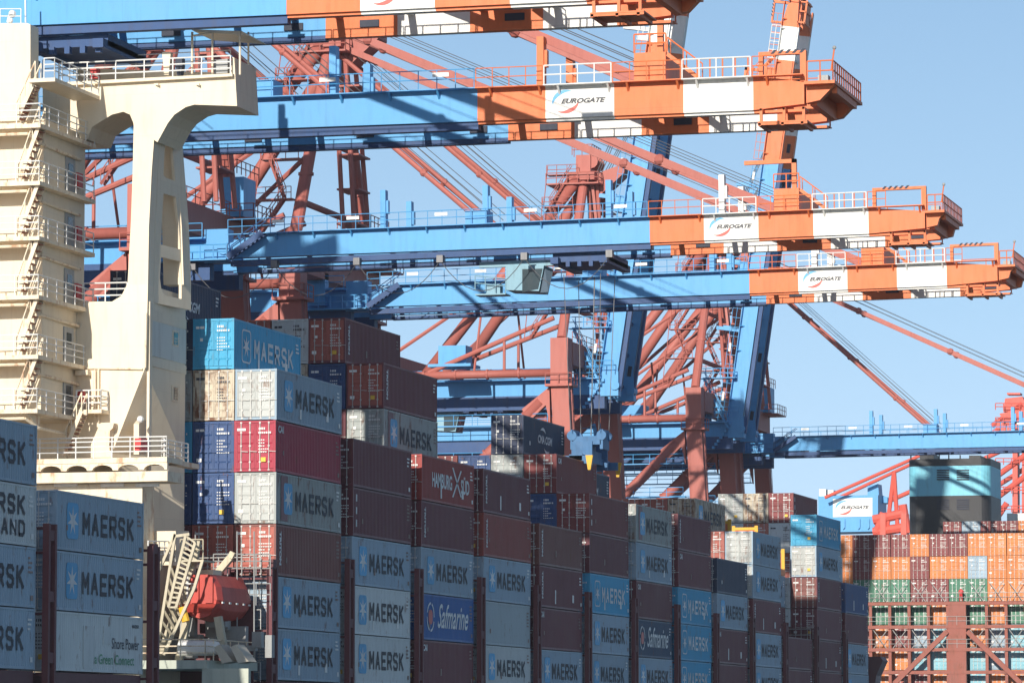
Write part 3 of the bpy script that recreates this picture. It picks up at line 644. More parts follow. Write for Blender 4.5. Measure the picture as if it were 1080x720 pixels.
# scalloped balcony
YS = YC-2.6
bal = MB(); a = U(40,484,Y=YS); b = U(176,484,Y=YS)
bal.bx(a.x-4, b.x, YS, YC-.002, a.z-.28, a.z); zb = a.z-.28
bal.bx(b.x-.3, Xc+1.3, YC-1, YC+3.5, a.z-.28, a.z-.01)
bo = bal.build('balcony', M['creamr'], ship)
sc = MB(); L_ = b.x-a.x; nsc = 5; zl = UZ(100, 496, YS)
for k in range(-1, nsc):
    x0 = a.x+L_*k/nsc; x1 = a.x+L_*(k+1)/nsc; m_ = (x0+x1)/2; r_ = (x1-x0)*.40
    top = [(x0, zb), (x1, zb), (x1, zl)]; arc = [(m_+r_, zl)]+[(m_+r_*math.cos(t), zl+(zb-zl)*.75*math.sin(t)) for t in [math.pi*i/8 for i in range(1, 8)]]+[(m_-r_, zl)]
    sc.poly(top+arc+[(x0, zl)], YS+.05, YS+.3)
sc.build('scalloped_fascia', M['creamr'], bo)
lb = MB(); lb.bx(a.x-4, b.x, YS+.1, YC, UZ(100,508,YS), UZ(100,497.5,YS)); lb.build('support_beam', M['creamr'], bo)
MB().rail([(a.x-2, YS+.08, a.z), (b.x-.05, YS+.08, a.z), (Xc+1.25, YC-.9, a.z), (Xc+1.25, YC+3.4, a.z)], 1.1, 1.0, .036, bars=(.3,.55,.8,1)).build('railing', M['wrail'], bo)
hs_ = MB(); hs_.bx(a.x-6, U(150,520,Y=YC-1.6).x, YC-1.6, YC+.28, 1.6, UZ(100,508,YC-1.6)-.1); hs_.build('lower_deckhouse', M['creamr'], ship)
for px in (57, 106, 143): MB().bx(U(px,511,Y=YC-1.7).x, U(px+30,511,Y=YC-1.7).x-.3, YC-1.7, YC-1.6, UZ(px,513,YC-1.7), UZ(px,509.5,YC-1.7)).build('light_fixture', M['white'], ship)
# boat deck, davit, winch, gangway
YD = YC+1.0; bdz = UZ(200, 697, YD); Xd = U(281, 700, Y=Y0-3).x
bd = MB(); bd.bx(Xc-3, X0-.3, YC-2.5, Y0-2.2, bdz-.45, bdz); bd.bx(U(213,705,Y=YC-2.4).x, U(262,705,Y=YC-2.4).x, YC-2.4, YC-2, -3, bdz-.45)
bdo = bd.build('boat_deck', M['greendeck'], ship)
MB().rail([(Xc+.2, YC-2.45, bdz), (X0-.4, YC-2.45, bdz), (X0-.4, Y0-2.4, bdz)], 1.1, 1.3, .035, bars=(.35,.68,1)).build('railing', M['creamr'], bdo)
for yy in (YC+.4, Y0-3.0):
    dv = MB()
    dv.beam(U(188,700,Y=yy), U(198,650,Y=yy), .4, .35)
    if yy > YC+2: dv.beam(U(206,640,Y=yy), U(228,606,Y=yy), .4, .35); dv.beam(U(228,606,Y=yy), U(243,588,Y=yy), .4, .35); dv.beam(U(243,588,Y=yy), U(246,582,Y=yy), .3, .3)
    else: dv.beam(U(170,690,Y=yy), U(206,588,Y=yy), .4, .35); dv.beam(U(206,588,Y=yy), U(209,570,Y=yy), .3, .3)
    dv.beam(U(230,650,Y=yy), U(238,697,Y=yy), .4, .35); dv.beam(U(182,650,Y=yy), U(206,618,Y=yy), .35, .35)
    dv.build('davit', M['davit'], ship)
gw = MB(); y_ = YC-.8
for (p, q_) in (((165,690),(185,563)), ((173,690),(205,620)), ((186,565),(200,563)), ((163,612),(185,563)), ((205,620),(214,590)), ((178,640),(196,565)), ((186,640),(206,572))): gw.beam(U(*p, Y=y_), U(*q_, Y=y_), .15, .15)
for k in range(15):
    f_ = k/14; gw.beam(U(178+18*f_, 640-75*f_, Y=y_), U(186+20*f_, 640-68*f_, Y=y_), .1, .1)
for k in range(9):
    f_ = k/8; gw.beam(U(166+14*f_, 690-92*f_, Y=y_), U(173+22*f_, 690-55*f_, Y=y_+.6), .1, .1)
gw.rail([U(190,590,Y=y_+1), U(214,590,Y=y_+1)], 1.1, .7, .035); gw.bx(U(190,590,Y=y_).x, U(214,590,Y=y_).x, y_, y_+2, UZ(200,592,y_), UZ(200,590,y_))
gw.build('accommodation_ladder', M['davit'], ship)
for px in (200, 216): wn = MB(); c = U(px, 683, Y=YC-.8); wn.tube(c-Vector((.55,0,0)), c+Vector((.55,0,0)), .42, 14); wn.ball(c+Vector((.55,0,0)), .4); wn.build('white_tank', M['white'], ship)
for px in (226, 243): tp_ = MB(); tp_.pix([(px,682),(px+6,679),(px+19,697),(px+8,699)], YC-1.2, 1.4); tp_.build('canvas_cover', M['tarp'], ship)
vw = MB(); vw.tube(U(192,640,Y=YC-.6), U(196,655,Y=YC-.6), .22, 8); vw.build('yellow_hose', M['yellow'], ship)
misc = MB()
for i in range(14):
    r_ = random.Random(i); px = r_.uniform(160, 285); py = r_.uniform(640, 696); p = U(px, py, Y=YC+2+r_.uniform(0, 3)); misc.bx(p.x, p.x+r_.uniform(.3,1.2), p.y, p.y+.5, p.z, p.z+r_.uniform(.3,1.4))
for px in (184, 206, 250, 268): misc.tube(U(px,560,Y=YC+4.5), U(px,698,Y=YC+4.5), .04, 6)
misc.rail([U(225,607,Y=Y0-2.6), U(285,607,Y=Y0-2.6)], 1.2, .9, .035, bars=(.35,.68,1)); misc.rail([U(225,638,Y=Y0-2.6), U(285,638,Y=Y0-2.6)], 1.2, .9, .035)
misc.build('deck_fittings', M['grey'], ship)
sw = MB(); sw.bx(Xc-2, X0-.6, Y0-2.1, Y0-1.9, 1.6, Z0+TIER*1.5); sw.build('bulkhead', M['maroonst'], ship)
sb = MB()
slab(sb, [(156,560),(170,560),(170,580),(156,580)], Xc, 1.6); sb.build('side_locker', M['cream'], ship)
MB().rail([U(156,592,X=Xc+1.2), U(185,592,X=Xc+1.2)], 1.1, .9, .035, bars=(.35,.68,1)).build('side_railing', M['wrail'], ship)
sd = MB(); p = U(156,592,X=Xc); q_ = U(188,592,X=Xc); sd.bx(Xc, Xc+1.3, p.y, q_.y, p.z-.2, p.z); sd.build('side_walkway', M['cream'], ship)
# lifeboat
yl = YC+1.2
lbt = empty('lifeboat', U(214, 655, Y=yl)); tag(lbt, 'enclosed orange red lifeboat hanging in its davit beside the cream superstructure', 'lifeboat')
def boat_shell(scale_top):
    m = MB(); Lb = 7.0; secs = []
    xm = U(216, 640, Y=yl).x; zk = UZ(230, 655, yl); zg = UZ(230, 634, yl); zr = UZ(230, 606, yl); 
    for i in range(13):
        t = i/12; w = 1.1*min(1, .86+t*2)*(1 if t < .6 else math.cos((t-.6)/.4*1.15)**.8); rise = .5*max(0, (t-.5)*2)**2+.15*max(0, .2-t)*5
        y = yl-.8+t*Lb
        secs.append((y, w, rise))
    return m, secs, xm, zk, zg, zr
m, secs, xm, zk, zg, zr = boat_shell(0)
prof_h = lambda w, r: [(0, zk+r), (.55*w, zk+.15+r), (.92*w, zk+.6+r), (w, zg+r*.5)]
vs = []; fs = []
for y, w, r in secs:
    pr_ = prof_h(w, r); full = [(-x, z) for x, z in pr_[::-1]]+pr_[1:]
    vs += [(xm+x, y, z) for x, z in full]
nn = 7
for i in range(len(secs)-1):
    for j in range(nn-1): fs.append((i*nn+j, i*nn+j+1, (i+1)*nn+j+1, (i+1)*nn+j))
fs += [tuple(range(nn)), tuple(range((len(secs)-1)*nn, len(secs)*nn))]
MB().add(vs, fs).build('hull', M['boat'], lbt)
vs = []; fs = []
for y, w, r in secs:
    r *= .4; hh = (zr-zg)*(1 if (y-secs[0][0])/7 < .8 else .6)
    full = [(-w-.04, zg+r), (-w*.93, zg+hh*.55), (-w*.6, zg+hh), (w*.6, zg+hh), (w*.93, zg+hh*.55), (w+.04, zg+r)]
    vs += [(xm+x, y, z) for x, z in full]
nn = 6
for i in range(len(secs)-1):
    for j in range(nn-1): fs.append((i*nn+j, i*nn+j+1, (i+1)*nn+j+1, (i+1)*nn+j))
fs += [tuple(range(nn)), tuple(range((len(secs)-1)*nn, len(secs)*nn))]
MB().add(vs, fs).build('canopy', M['boat'], lbt)
c = MB(); c.bx(xm-.5, xm+.4, yl+.2, yl+1.6, zr-.1, zr+.3); c.build('hatch', M['cream'], lbt)
rb = MB()
for y, w, r in secs[1:-1:2]: rb.bx(xm-w-.08, xm-w-.02, y-.05, y+.05, zg-.15, zg+.1); rb.bx(xm+w+.02, xm+w+.08, y-.25, y+.05, zg-.12, zg-.02)
rb.build('grab_line', M['white'], lbt)
fl_ = MB(); y_0, w_, _r = secs[0]
fl_.add([(xm-w_-.35,y_0-.35,zg-.15),(xm+w_+.1,y_0-.35,zg-.15),(xm+w_*.7,y_0-.1,zg-.6),(xm-w_*.8,y_0-.1,zg-.6),(xm-w_-.35,y_0+.3,zg-.12),(xm+w_+.1,y_0+.3,zg-.12),(xm+w_*.7,y_0+.3,zg-.6),(xm-w_*.8,y_0+.3,zg-.6)],[(0,1,2,3),(7,6,5,4),(0,4,5,1),(3,2,6,7),(1,5,6,2),(0,3,7,4)])
fl_.build('bumper', M['boat'], lbt)
for dx_ in (-.25, .55): MB().bx(xm+dx_-.22, xm+dx_+.22, y_0-.16, y_0-.01, zg-.1, zr-.15).build('hatch_cover', M['boat'], lbt)
hk = MB(); hk.tube((xm-.65, y_0-.2, zg-.1), (xm-.65, y_0-.2, zr-.1), .06, 6); hk.tube((xm-1.0, y_0-.2, zr-.5), (xm-.2, y_0-.2, zr-.5), .05, 6); hk.build('boat_hook', M['white'], lbt)
wd = MB()
for k in range(3): y, w, r = secs[3+k*2]; wd.bx(xm+w*.8, xm+w*.93, y, y+.3, zg+.5, zg+.7)
wd.build('window', M['glass'], lbt)
pr_ = MB(); pr_.tube((xm, secs[-1][0], zk+.5), (xm, secs[-1][0]+.4, zk+.5), .25, 10); pr_.tube((xm-.2, secs[0][0]-.05, zg+.7), (xm-.2, secs[0][0]-.5, zg+.7), .1, 6); pr_.build('hook', M['grey'], lbt)
# ---------------------------------------------------------------- quay cranes
XL, XR, HX, TIP = -108.2, -129.0, -104.0, -47.9       # seaside leg, landside leg, boom hinge, boom tip
GH, GW_, GY = 1.9, .8, 3.5                 # girder bottom, height, width, half spacing
HS = 10.7
ZG = -8.5
def sag(pts_a, pts_b, dip, n=10):
    a, b = Vector(pts_a), Vector(pts_b)
    return [a.lerp(b, i/n)-Vector((0, 0, dip*4*(i/n)*(1-i/n))) for i in range(n+1)]
def eurogate(parent, Y, x0, x1, z0, z1, fn=None):
    """logo and lettering on a plane facing -Y; fn maps (x, z) points for raised booms"""
    W_ = x1-x0; H_ = z1-z0; R = H_*.39; cx = x0+W_*.27; cz = (z0+z1)/2
    def arc(a0, a1, r, thin, dz=0):
        m = MB(); n = 14
        for i in range(n):
            t0 = math.radians(a0+(a1-a0)*i/n); t1 = math.radians(a0+(a1-a0)*(i+1)/n)
            w0 = thin*math.sin(math.pi*(i+.02)/n)+.015; w1 = thin*math.sin(math.pi*(i+1-.02)/n)+.015
            m.add([(cx+1.15*(r-w0)*math.cos(t0), Y-.012, cz+(r-w0)*math.sin(t0)), (cx+1.15*r*math.cos(t0), Y-.012, cz+r*math.sin(t0)), (cx+1.15*r*math.cos(t1), Y-.012, cz+r*math.sin(t1)), (cx+1.15*(r-w1)*math.cos(t1), Y-.012, cz+(r-w1)*math.sin(t1))], [(0,1,2,3)])
        return m
    m = MB(); n = 32
    for i in range(n):
        a0, a1 = 2*math.pi*i/n, 2*math.pi*(i+1)/n
        m.add([(cx+1.1*r*math.cos(t), Y-.008, cz+r*math.sin(t)) for r, t in ((R*.97,a0),(R*.97,a1),(R*.93,a1),(R*.93,a0))], [(0,1,2,3)])
    m.build('logo_ring', M['rod'], parent)
    arc(60, 195, R, R*.30).build('logo_arc', M['logob'], parent)
    arc(235, 360, R, R*.30).build('logo_arc', M['logor'], parent)
    m = MB(); write(m, 'EUROGATE', W_*.72, H_*.17, (cx-W_*.07, Y-.02, cz-H_*.07), 'Y', bold=.045, shear=.35); m.build('lettering', M['ink'], parent)
class Boom:
    """collects geometry in boom coordinates: s = distance from hinge, y, z above girder bottom"""
    def __init__(s, yc, raised, tilt): s.yc = yc; s.r = raised; s.t = tilt; s.hx = HX; s.zb = ZB
    def build(s, mb, name, mt, parent):
        ang = s.t; c, q = math.cos(ang), math.sin(ang)
        for v in mb.v:
            x, z = v.x, v.z; v.x = s.hx+x*c-z*q; v.z = s.zb+x*q+z*c; v.y += s.yc
        return mb.build(name, mt, parent)
ZONES = [(0, 33.6, 'blue'), (33.6, 37.75, 'orange'), (37.75, 41.9, 'white'), (41.9, 46.05, 'orange'), (46.05, 50.2, 'white'), (50.2, 53.2, 'orange')]
def crane(yc, label, raised=False, tilt=0.0, trolley=None, loops=False, fit=None, send=53.2, zb=36.2, posts=((12.5, 'blue'), (20.6, 'blue'), (30.2, 'blue'), (38.9, 'white'))):
    global HX, ZB, XL, XR
    XL, XR, HX, ZB = -108.2, -129.0, -104.0, zb
    if fit:      # (px, py) of the blue and orange boundary at the lower edge of the near girder
        p = U(*fit, Y=yc-GY-GW_/2); ZB = p.z-33.6*math.sin(tilt); dx = p.x-33.6-HX; HX += dx; XL += dx; XR += dx
    E = send+.1; ZN = ZONES[:-1]+[(50.2, send, 'orange')]
    t = empty('quay_crane', (XL, yc, ZG)); tag(t, label, 'crane', 'quay cranes along the berth')
    # legs -------------------------------------------------
    for sx, XX, xb in (('s', XL, XL+2.4), ('l', XR, XR-1.5)):
        for sy in (-1, 1):
            y = yc+sy*HS; m = MB()
            w1, w0 = .95, 1.0
            m.add([(xb-w0,y-w0*.8,ZG+1.5),(xb+w0,y-w0*.8,ZG+1.5),(xb+w0,y+w0*.8,ZG+1.5),(xb-w0,y+w0*.8,ZG+1.5),(XX-w1,y-w1*.8,36.6),(XX+w1,y-w1*.8,36.6),(XX+w1,y+w1*.8,36.6),(XX-w1,y+w1*.8,36.6)],
                  [(0,3,2,1),(4,5,6,7),(0,1,5,4),(1,2,6,5),(2,3,7,6),(3,0,4,7)])
            m.bx(XX-.95, XX+.95, y-.95, y+.95, 36.6, 41.6 if sx == 's' else 39.4); m.bx(XX-1.45, XX+1.45, y-1.35, y+1.35, 36.5, 36.75)
            for z in (10, 20, 30): m.bx(XX+(xb-XX)*(36.6-z)/45-1.5, XX+(xb-XX)*(36.6-z)/45+1.5, y-1.32, y+1.32, z, z+.08) if False else None
            if sx == 's':
                m.poly([(XX-1.2, 36.5), (XX-4.2, 34.2), (XX-3.3, 33.0), (XX-1.6, 34.6), (XX-1.1, 32.4)], y-.4, y+.4)
            lg = m.build('leg', M['red'], t)
            if sx == 's':
                MB().rail([(XX-1.4,y-1.3,36.75),(XX+1.4,y-1.3,36.75),(XX+1.4,y+1.3,36.75)], 1.1, 1.2, .045).build('railing', M['red'], lg)
                w = MB(); w.bx(xb-1.8, xb+1.8, y-1, y+1, ZG+.3, ZG+1.5)
                for k in (-1.2, -.4, .4, 1.2): w.tube((xb-.3, y+k*1.6, ZG+.5), (xb+.3, y+k*1.6, ZG+.5), .45, 12)
                w.build('bogie', M['dark'], lg)
    # side frames ----------------------------------------
    for sy in (-1, 1):
        y = yc+sy*HS
        MB().tube((XL-1.1, y, 38.0), (XR+1.1, y, 38.0), .45, 10).build('top_tube', M['red'], t, True)
        MB().tube((XL-2.2, y, 35.0), (XR+1.2, y, 18.5), .62, 10).build('diagonal_brace', M['red'], t, True)
    for sy in (-1, 1):
        y = yc+sy*HS
        for z in (32.6, 28.6):
            m = MB(); m.bx(XR+1, XL-1.4+(36.6-z)*.03, y-.45, y+.35, z-.12, z); m.rail([(XR+1, y-.42, z), (XL-1.4, y-.42, z)], 1.1, 2.1, .04); m.build('side_walkway', M['blue'], t)
        m = MB()
        for k in range(1, 6):
            p = Vector((XL-2.2, y, 35)).lerp(Vector((XR+1.2, y, 18.5)), k/6); dd = Vector((XR-XL+3.4, 0, -16.5)).normalized()*.1; m.tube(p-dd, p+dd, .74, 10)
            m.tube((XL-1.1+k*(XR-XL)/6-.1, y, 38), (XL-1.1+k*(XR-XL)/6+.1, y, 38), .54, 10)
        m.build('flange', M['red'], t)
        m = MB(); m.tube((XR+.6, y, 39.2), (XL-.6, yc+sy*4.0, 53.5), .22, 6); m.tube((XL-9.5, yc+sy*7.2, 46.4), (XL-9.5, y, 38.3), .13, 6); m.build('thin_brace', M['red'], t)
        m = MB()
        for dz in range(0, 34): m.bx(XL+1.05+(36.6-dz-3)*.053, XL+1.12+(36.6-dz-3)*.053, y-.35, y+.25, dz+3, dz+3.05)
        m.beam((XL+1.05+.1, y-.35, 36.5), (XL+1.05+1.85, y-.35, 2), .07, .07); m.beam((XL+1.05+.1, y+.25, 36.5), (XL+1.05+1.85, y+.25, 2), .07, .07); m.build('leg_ladder', M['red'], t)
    m = MB(); m.tube((XL, yc-4.9, 51.3), (XL, yc+4.9, 51.3), .25, 8); m.tube((XL, yc-8.0, 45.2), (XL, yc+8.0, 45.2), .3, 8); m.build('mast_tie', M['red'], t)
    m = MB(); m.bx(XL-1.0, XL+1.0, yc-HS+1, yc+HS-1, 38.9, 41.3); cbm = m.build('cross_beam', M['red'], t)
    m = MB(); m.bx(XR-.9, XR+.9, yc-HS+1, yc+HS-1, 38.7, 40.8); m.build('cross_beam', M['red'], t)
    m = MB(); m.bx(XL+.9, XL+2.3, yc-HS+4.5, yc+HS-4.5, 13, 15.4) if False else m.bx(XL+1.5-.9, XL+1.5+.9, yc-HS+1, yc+HS-1, 2, 4.4); m.build('sill_beam', M['red'], t)
    MB().rail([(XL+.95, yc-HS+1, 41.3), (XL+.95, yc+HS, 41.3)], 1.1, 2, .04).build('railing', M['red'], cbm)
    # masts and apex -------------------------------------
    for sy in (-1, 1):
        m = MB(); m.tube((XL, yc+sy*HS*.98, 41.6), (XL+.3, yc+sy*1.6, 60), .55, 12, .5)
        for k in (.33, .66): p = Vector((XL, yc+sy*HS*.98, 41.6)).lerp(Vector((XL+.3, yc+sy*1.6, 60)), k); m.tube(p-Vector((0,0,.12)), p+Vector((0,0,.12)), .68, 12)
        mo = m.build('mast', M['red'], t, False)
        m = MB(); m.tube((XL-.3, yc+sy*2.2, 59.6), (XR+4.5, yc+sy*5.5, 38.5), .62, 10); m.build('back_stay_tube', M['red'], t, True)
        yb_ = yc-HS+(1-sy)*0+(0 if sy < 0 else 5.8); m = MB(); m.tube((XL-.8, yb_, 43.8), (XL-14.5, yb_, 38.9 if sy > 0 else 38.3), .26, 8)
        m.tube((XL-6.2, yb_, 41.8), (XL-6.2, yb_, 38.2), .16, 6); m.build('upper_brace', M['red'], t)
    # zigzag stair up the near mast
    a = Vector((XL, yc-HS*.98, 41.6)); b = Vector((XL+.3, yc-1.6, 60)); pts = [a.lerp(b, k/5) for k in range(6)]
    m = MB(); fl = []
    for i in range(5):
        p, q = pts[i], pts[i+1]
        x0, x1 = (p.x-3.2, p.x-1.3) if i % 2 == 0 else (p.x-1.3, p.x-3.2)
        m.stair((x0, p.y-.9, p.z+.1), (x1, q.y-.9, q.z+.1), .7, n=11, r=.06)
        m.bx(p.x-3.9, p.x-.4, q.y-1.1, q.y+.3, q.z, q.z+.08); m.rail([(p.x-3.9, q.y-1.1, q.z+.08), (p.x-.5, q.y-1.1, q.z+.08)], 1.0, 1.1, .04)
        m.tube((p.x-3.8, p.y-1.0, p.z), (p.x-3.8, q.y-1.0, q.z+1), .05, 5)
    m.build('mast_stair', M['red'], t)
    m = MB(); m.bx(XL-1.3, XL+1.6, yc-2.6, yc+2.6, 59.4, 60.3); m.bx(XL-.6, XL+1.0, yc-1.9, yc+1.9, 60.3, 62.2); m.poly([(XL+1.5, 60.2), (XL+4.6, 61.2), (XL+4.6, 60.2), (XL+1.5, 57.5)], yc-1.3, yc+1.3)
    for k in (-1.5, -.5, .5, 1.5): m.tube((XL+1.0, yc+k-.12, 61.5), (XL+1.0, yc+k+.12, 61.5), .75, 12)
    m.bx(XL-3.6, XL+2.2, yc-3.2, yc+3.2, 58.9, 59.05)
    ap = m.build('apex_head', M['red'], t)
    m = MB().rail([(XL-3.6,yc-3.2,59.05),(XL+2.2,yc-3.2,59.05),(XL+2.2,yc+3.2,59.05)], 1.1, 1.2, .05); m.rail([(XL-1,yc-2,62.2),(XL+1.2,yc-2,62.2),(XL+1.2,yc+2,62.2)], 1.1, 1, .05); m.tube((XL-.8,yc-1.9,62),(XL-.8,yc-1.9,65),.05,5)
    m.build('railing', M['red'], ap)
    m = MB()
    for k in (-1.4, 1.4):
        m.tube((XL+.6, yc+k, 59.4), (XL+1.9, yc+k*1.6, 41.3), .22, 8); m.tube((XL+1.6, yc+k, 59.4), (XL+2.9, yc+k*1.6, 41.3), .22, 8)
    for z in range(44, 59, 3): m.bx(XL+1.0, XL+3.0, yc-1.7, yc+1.7, z, z+.15)
    m.build('ladder_tower', M['red'], t)
    m = MB(); m.bx(XL-.2, XL+1.7, yc+HS-2.8, yc+HS+.2, 41.4, 44.6); m.build('electrical_cabinet', M['blue'], t)
    m = MB(); m.bx(XL-1.5, XL+3, yc+HS-4.2, yc+HS+1.3, 41.0, 41.15) ; m.rail([(XL-1.5,yc+HS-4.2,41.15),(XL+3,yc+HS-4.2,41.15),(XL+3,yc+HS+1.3,41.15)], 1.1, 1.1, .045); 
    m.rail([(XL-1.5,yc+HS-4.2,44.7),(XL+1.6,yc+HS-4.2,44.7),(XL+1.6,yc+HS+1.3,44.7)], 1.1, 1.1, .045); m.build('service_platform', M['red'], t)
    # machinery house at the landside
    m = MB(); m.bx(XL-13.6, XL-10.6, yc-HS+.6, yc-HS+3.2, 39.2, 41.2); m.bx(XL-14.5, XL-9.8, yc-HS-.3, yc-HS+3.6, 38.9, 39.2); m.build('switchgear_box', M['blue'], t)
    # fixed girders
    g = MB()
    for sy in (-1, 1): g.bx(XR-20, HX-1.1, yc+sy*GY-GW_/2, yc+sy*GY+GW_/2, ZB, ZB+GH)
    for k in range(9): x = XR-18+k*5.2; g.bx(x, x+.5, yc-GY+.4, yc+GY-.4, ZB+.5, ZB+1.6)
    go = g.build('fixed_girder', M['blue'], t)
    g = MB()
    for sy in (-1, 1): g.bx(XR-20, HX-1.2, yc+sy*GY-.45, yc+sy*GY+.55, ZB-1.5, ZB-.02)
    for x in (XR, XL):
        for sy in (-1, 1): g.bx(x-.4, x+.4, yc+sy*GY-.35, yc+sy*GY+.35, ZB+GH+.01, 38.95)
    g.build('trolley_rail', M['dblue'], go)
    g = MB(); g.bx(XR-19, HX-1.5, yc-GY-1.5, yc-GY-.4, ZB+GH-.3, ZB+GH-.2); g.rail([(XR-19, yc-GY-1.45, ZB+GH-.2), (HX-1.5, yc-GY-1.45, ZB+GH-.2)], 1.1, 2.2, .04)
    g.build('walkway', M['blue'], go)
    # hinge blocks, stepped stair
    for sy in (-1, 1): g = MB(); g.bx(HX-1.6, HX+.35, yc+sy*GY-.62, yc+sy*GY+.62, ZB-.2, ZB+GH+.5); g.tube((HX, yc+sy*GY-.8, ZB+.9), (HX, yc+sy*GY+.8, ZB+.9), .5, 12); g.build('hinge', M['blue'], t)
    # boom ------------------------------------------------
    B_ = Boom(yc, raised, tilt)
    bo = None
    for i, (s0, s1, cn_) in enumerate(ZN):
        last = i == len(ZN)-1; mt = M[cn_]
        if i == 0: s0 = .4
        for sy in (-1, 1):
            y = sy*GY; m = MB()
            if last: m.poly([(s0, 0), (s1, .25), (s1, GH-.38), (s0+1.4, GH-.1), (s0, GH)], y-GW_/2, y+GW_/2)
            elif i == 0: m.poly([(s0, .15), (s1, 0), (s1, GH), (s0+4.0, GH), (s0+1.8, GH-.05), (s0, GH-.6)], y-GW_/2, y+GW_/2)
            else: m.bx(s0, s1, y-GW_/2, y+GW_/2, 0, GH)
            if i == 0:
                o_ = B_.build(m, 'boom' if bo is None else 'boom_girder', mt, t if bo is None else bo); bo = bo or o_
            else: B_.build(m, cn_+'_section', mt, bo)
        m = MB()      # lower flange and crossties in zone colour
        k = s0+.6
        while k < s1-.4: m.bx(k, k+.35, -GY+.4, GY-.4, .9, 1.5); k += 3.4
        for sy in (-1, 1): m.bx(s0, s1, sy*GY+(-.42 if sy > 0 else -.2), sy*GY+(.2 if sy > 0 else .42), (-.45 if sy < 0 else -.3) if cn_ == 'blue' else -.16, -.01)
        m.bx(s0, s1, GY+.42, GY+1.25, .02, .08)
        B_.build(m, 'cross_ties', M['dblue'] if cn_ == 'blue' else mt, bo)
        m = MB(); rp = [(s0+.05, -GY-.95, GH+.05), (s1-.05, -GY-.95, GH+.05)]
        m.bx(s0, s1, -GY-1.0, -GY-.41, GH-.02, GH+.04); 
        k = s0+.8
        while k < s1: m.add([(k,-GY-.95,GH-.02),(k,-GY-.41,GH-.02),(k,-GY-.41,GH-.5),(k+.12,-GY-.95,GH-.02),(k+.12,-GY-.41,GH-.02),(k+.12,-GY-.41,GH-.5)], [(0,1,2),(3,5,4),(0,2,5,3)]); k += 3
        if last: rp[1] = (s0+1.4, -GY-.95, GH+.05)
        m.rail(rp, 1.1, 1.15, .032 if cn_ != 'white' else .045, bars=(.5, 1)); m.rail([(s0, GY+.9, GH+.05), (s1-.1, GY+.9, GH+.05)], 1.1, 2.2, .035)
        m.rail([(s0, GY+1.2, .1), (s1-.1, GY+1.2, .1)], .9, 2.6, .05, bars=(1,))
        B_.build(m, 'boom_railing', M['wrail'] if cn_ == 'white' else M[cn_], bo)
        if cn_ in ('blue', 'orange') :
            m = MB(); k = s0+2
            while k < s1-1: m.bx(k, k+1.1, GY-.5, GY-.41, .35, .75); k += 7.2
            if m.v: B_.build(m, 'vent_panel', M['dark'], bo)
    if True:
        for k, c_ in posts:
            for sy in (-1, 1): m = MB(); m.bx(k, k+.42, sy*GY-.35, sy*GY+.35, GH+.01, GH+3.0); m.bx(k+.42, k+.60, sy*GY-.2, sy*GY+.2, GH+1.2, GH+2.2); B_.build(m, 'guide_post', M[c_], bo)
        m = MB(); m.bx(19.3, 21.0, -GY-.6, -GY+1.2, GH+.01, GH+1.1); B_.build(m, 'equipment_box', M['blue'], bo)
        m = MB()
        for k in (4, 10, 17, 24, 31): m.bx(k, k+1.0, -GY-.98, -GY-.94, GH+.75, GH+1.0)
        B_.build(m, 'sign_plate', M['white'], bo)
        # winch housing with stair, jib
        m = MB(); m.bx(43.1, 45.0, -GY-.4, GY+.4, GH+.01, GH+1.75); m.stair((45.1, -GY-.4, GH+1.6), (47.0, -GY-.4, GH+.1), .9, n=6, r=.06)
        m.rail([(43.1,-GY-.35,GH+1.75),(45,-GY-.35,GH+1.75)], 1.1, .9, .05); m.bx(44.4, 44.75, -GY, -GY+.35, GH+1.75, GH+4.0); m.bx(40.8, 44.75, -GY, -GY+.3, GH+3.7, GH+4.0)
        m.rail([(47.0,-GY-.9,GH+.05),(50,-GY-.9,GH+.05)], 1.1, .8, .05)
        B_.build(m, 'winch_housing', M['orange'], bo)
        # tip : gallows, platform, end frame
        m = MB(); e = E; z_ = E+(1.7 if send < 54 else 1.35)
        m.bx(50.5, e, -GY-.3, -GY+.1, GH+1.3, GH+1.5); m.bx(e-.35, e, -GY-.3, -GY+.1, GH-.3, GH+1.3); m.bx(50.5, 50.75, -GY-.3, -GY+.1, GH+.01, GH+1.3)
        for sy in (-1, 1): m.poly([(e, .3), (e+.8, .45), (z_-.4, GH-.95), (z_, GH-.6), (e, GH-.42)], sy*GY-.3, sy*GY+.3)
        m.bx(e, z_+.1, -GY-1.0, GY+1.0, GH-.6, GH-.42); m.bx(z_-.3, z_, -GY+.31, GY-.31, .9, GH-.62); m.bx(e+.1, e+.5, -GY+.41, GY-.41, .25, GH-.7)
        m.rail([(e+.2,-GY-.95,GH-.42),(z_,-GY-.95,GH-.42),(z_,GY+.95,GH-.42)], 1.15, .7, .045); m.tube((z_-.1,-GY-.9,GH+.2),(z_+.1,-GY-1.0,GH+1.4),.05,5)
        B_.build(m, 'end_frame', M['orange'], bo)
        m = MB(); a0 = E-2.7; a1 = E+.2; m.bx(a0, a1, -GY-1.1, -GY+1.9, -.86, -.78)
        for k in (a0+.1, (a0+a1)/2, a1-.3):
            m.bx(k, k+.16, -GY-1.05, -GY-.9, -.78, -.02); m.beam((k, -GY-1.1, -.95), (k, -GY+1.9, -.95), .16, .18); m.bx(k, k+.14, -GY-1.05, -GY+.2, -.15, -.02)
        m.bx(a0, a1, -GY-1.1, -GY-1.0, -1.0, -.87)
        B_.build(m, 'tip_platform', M['orange'], bo)
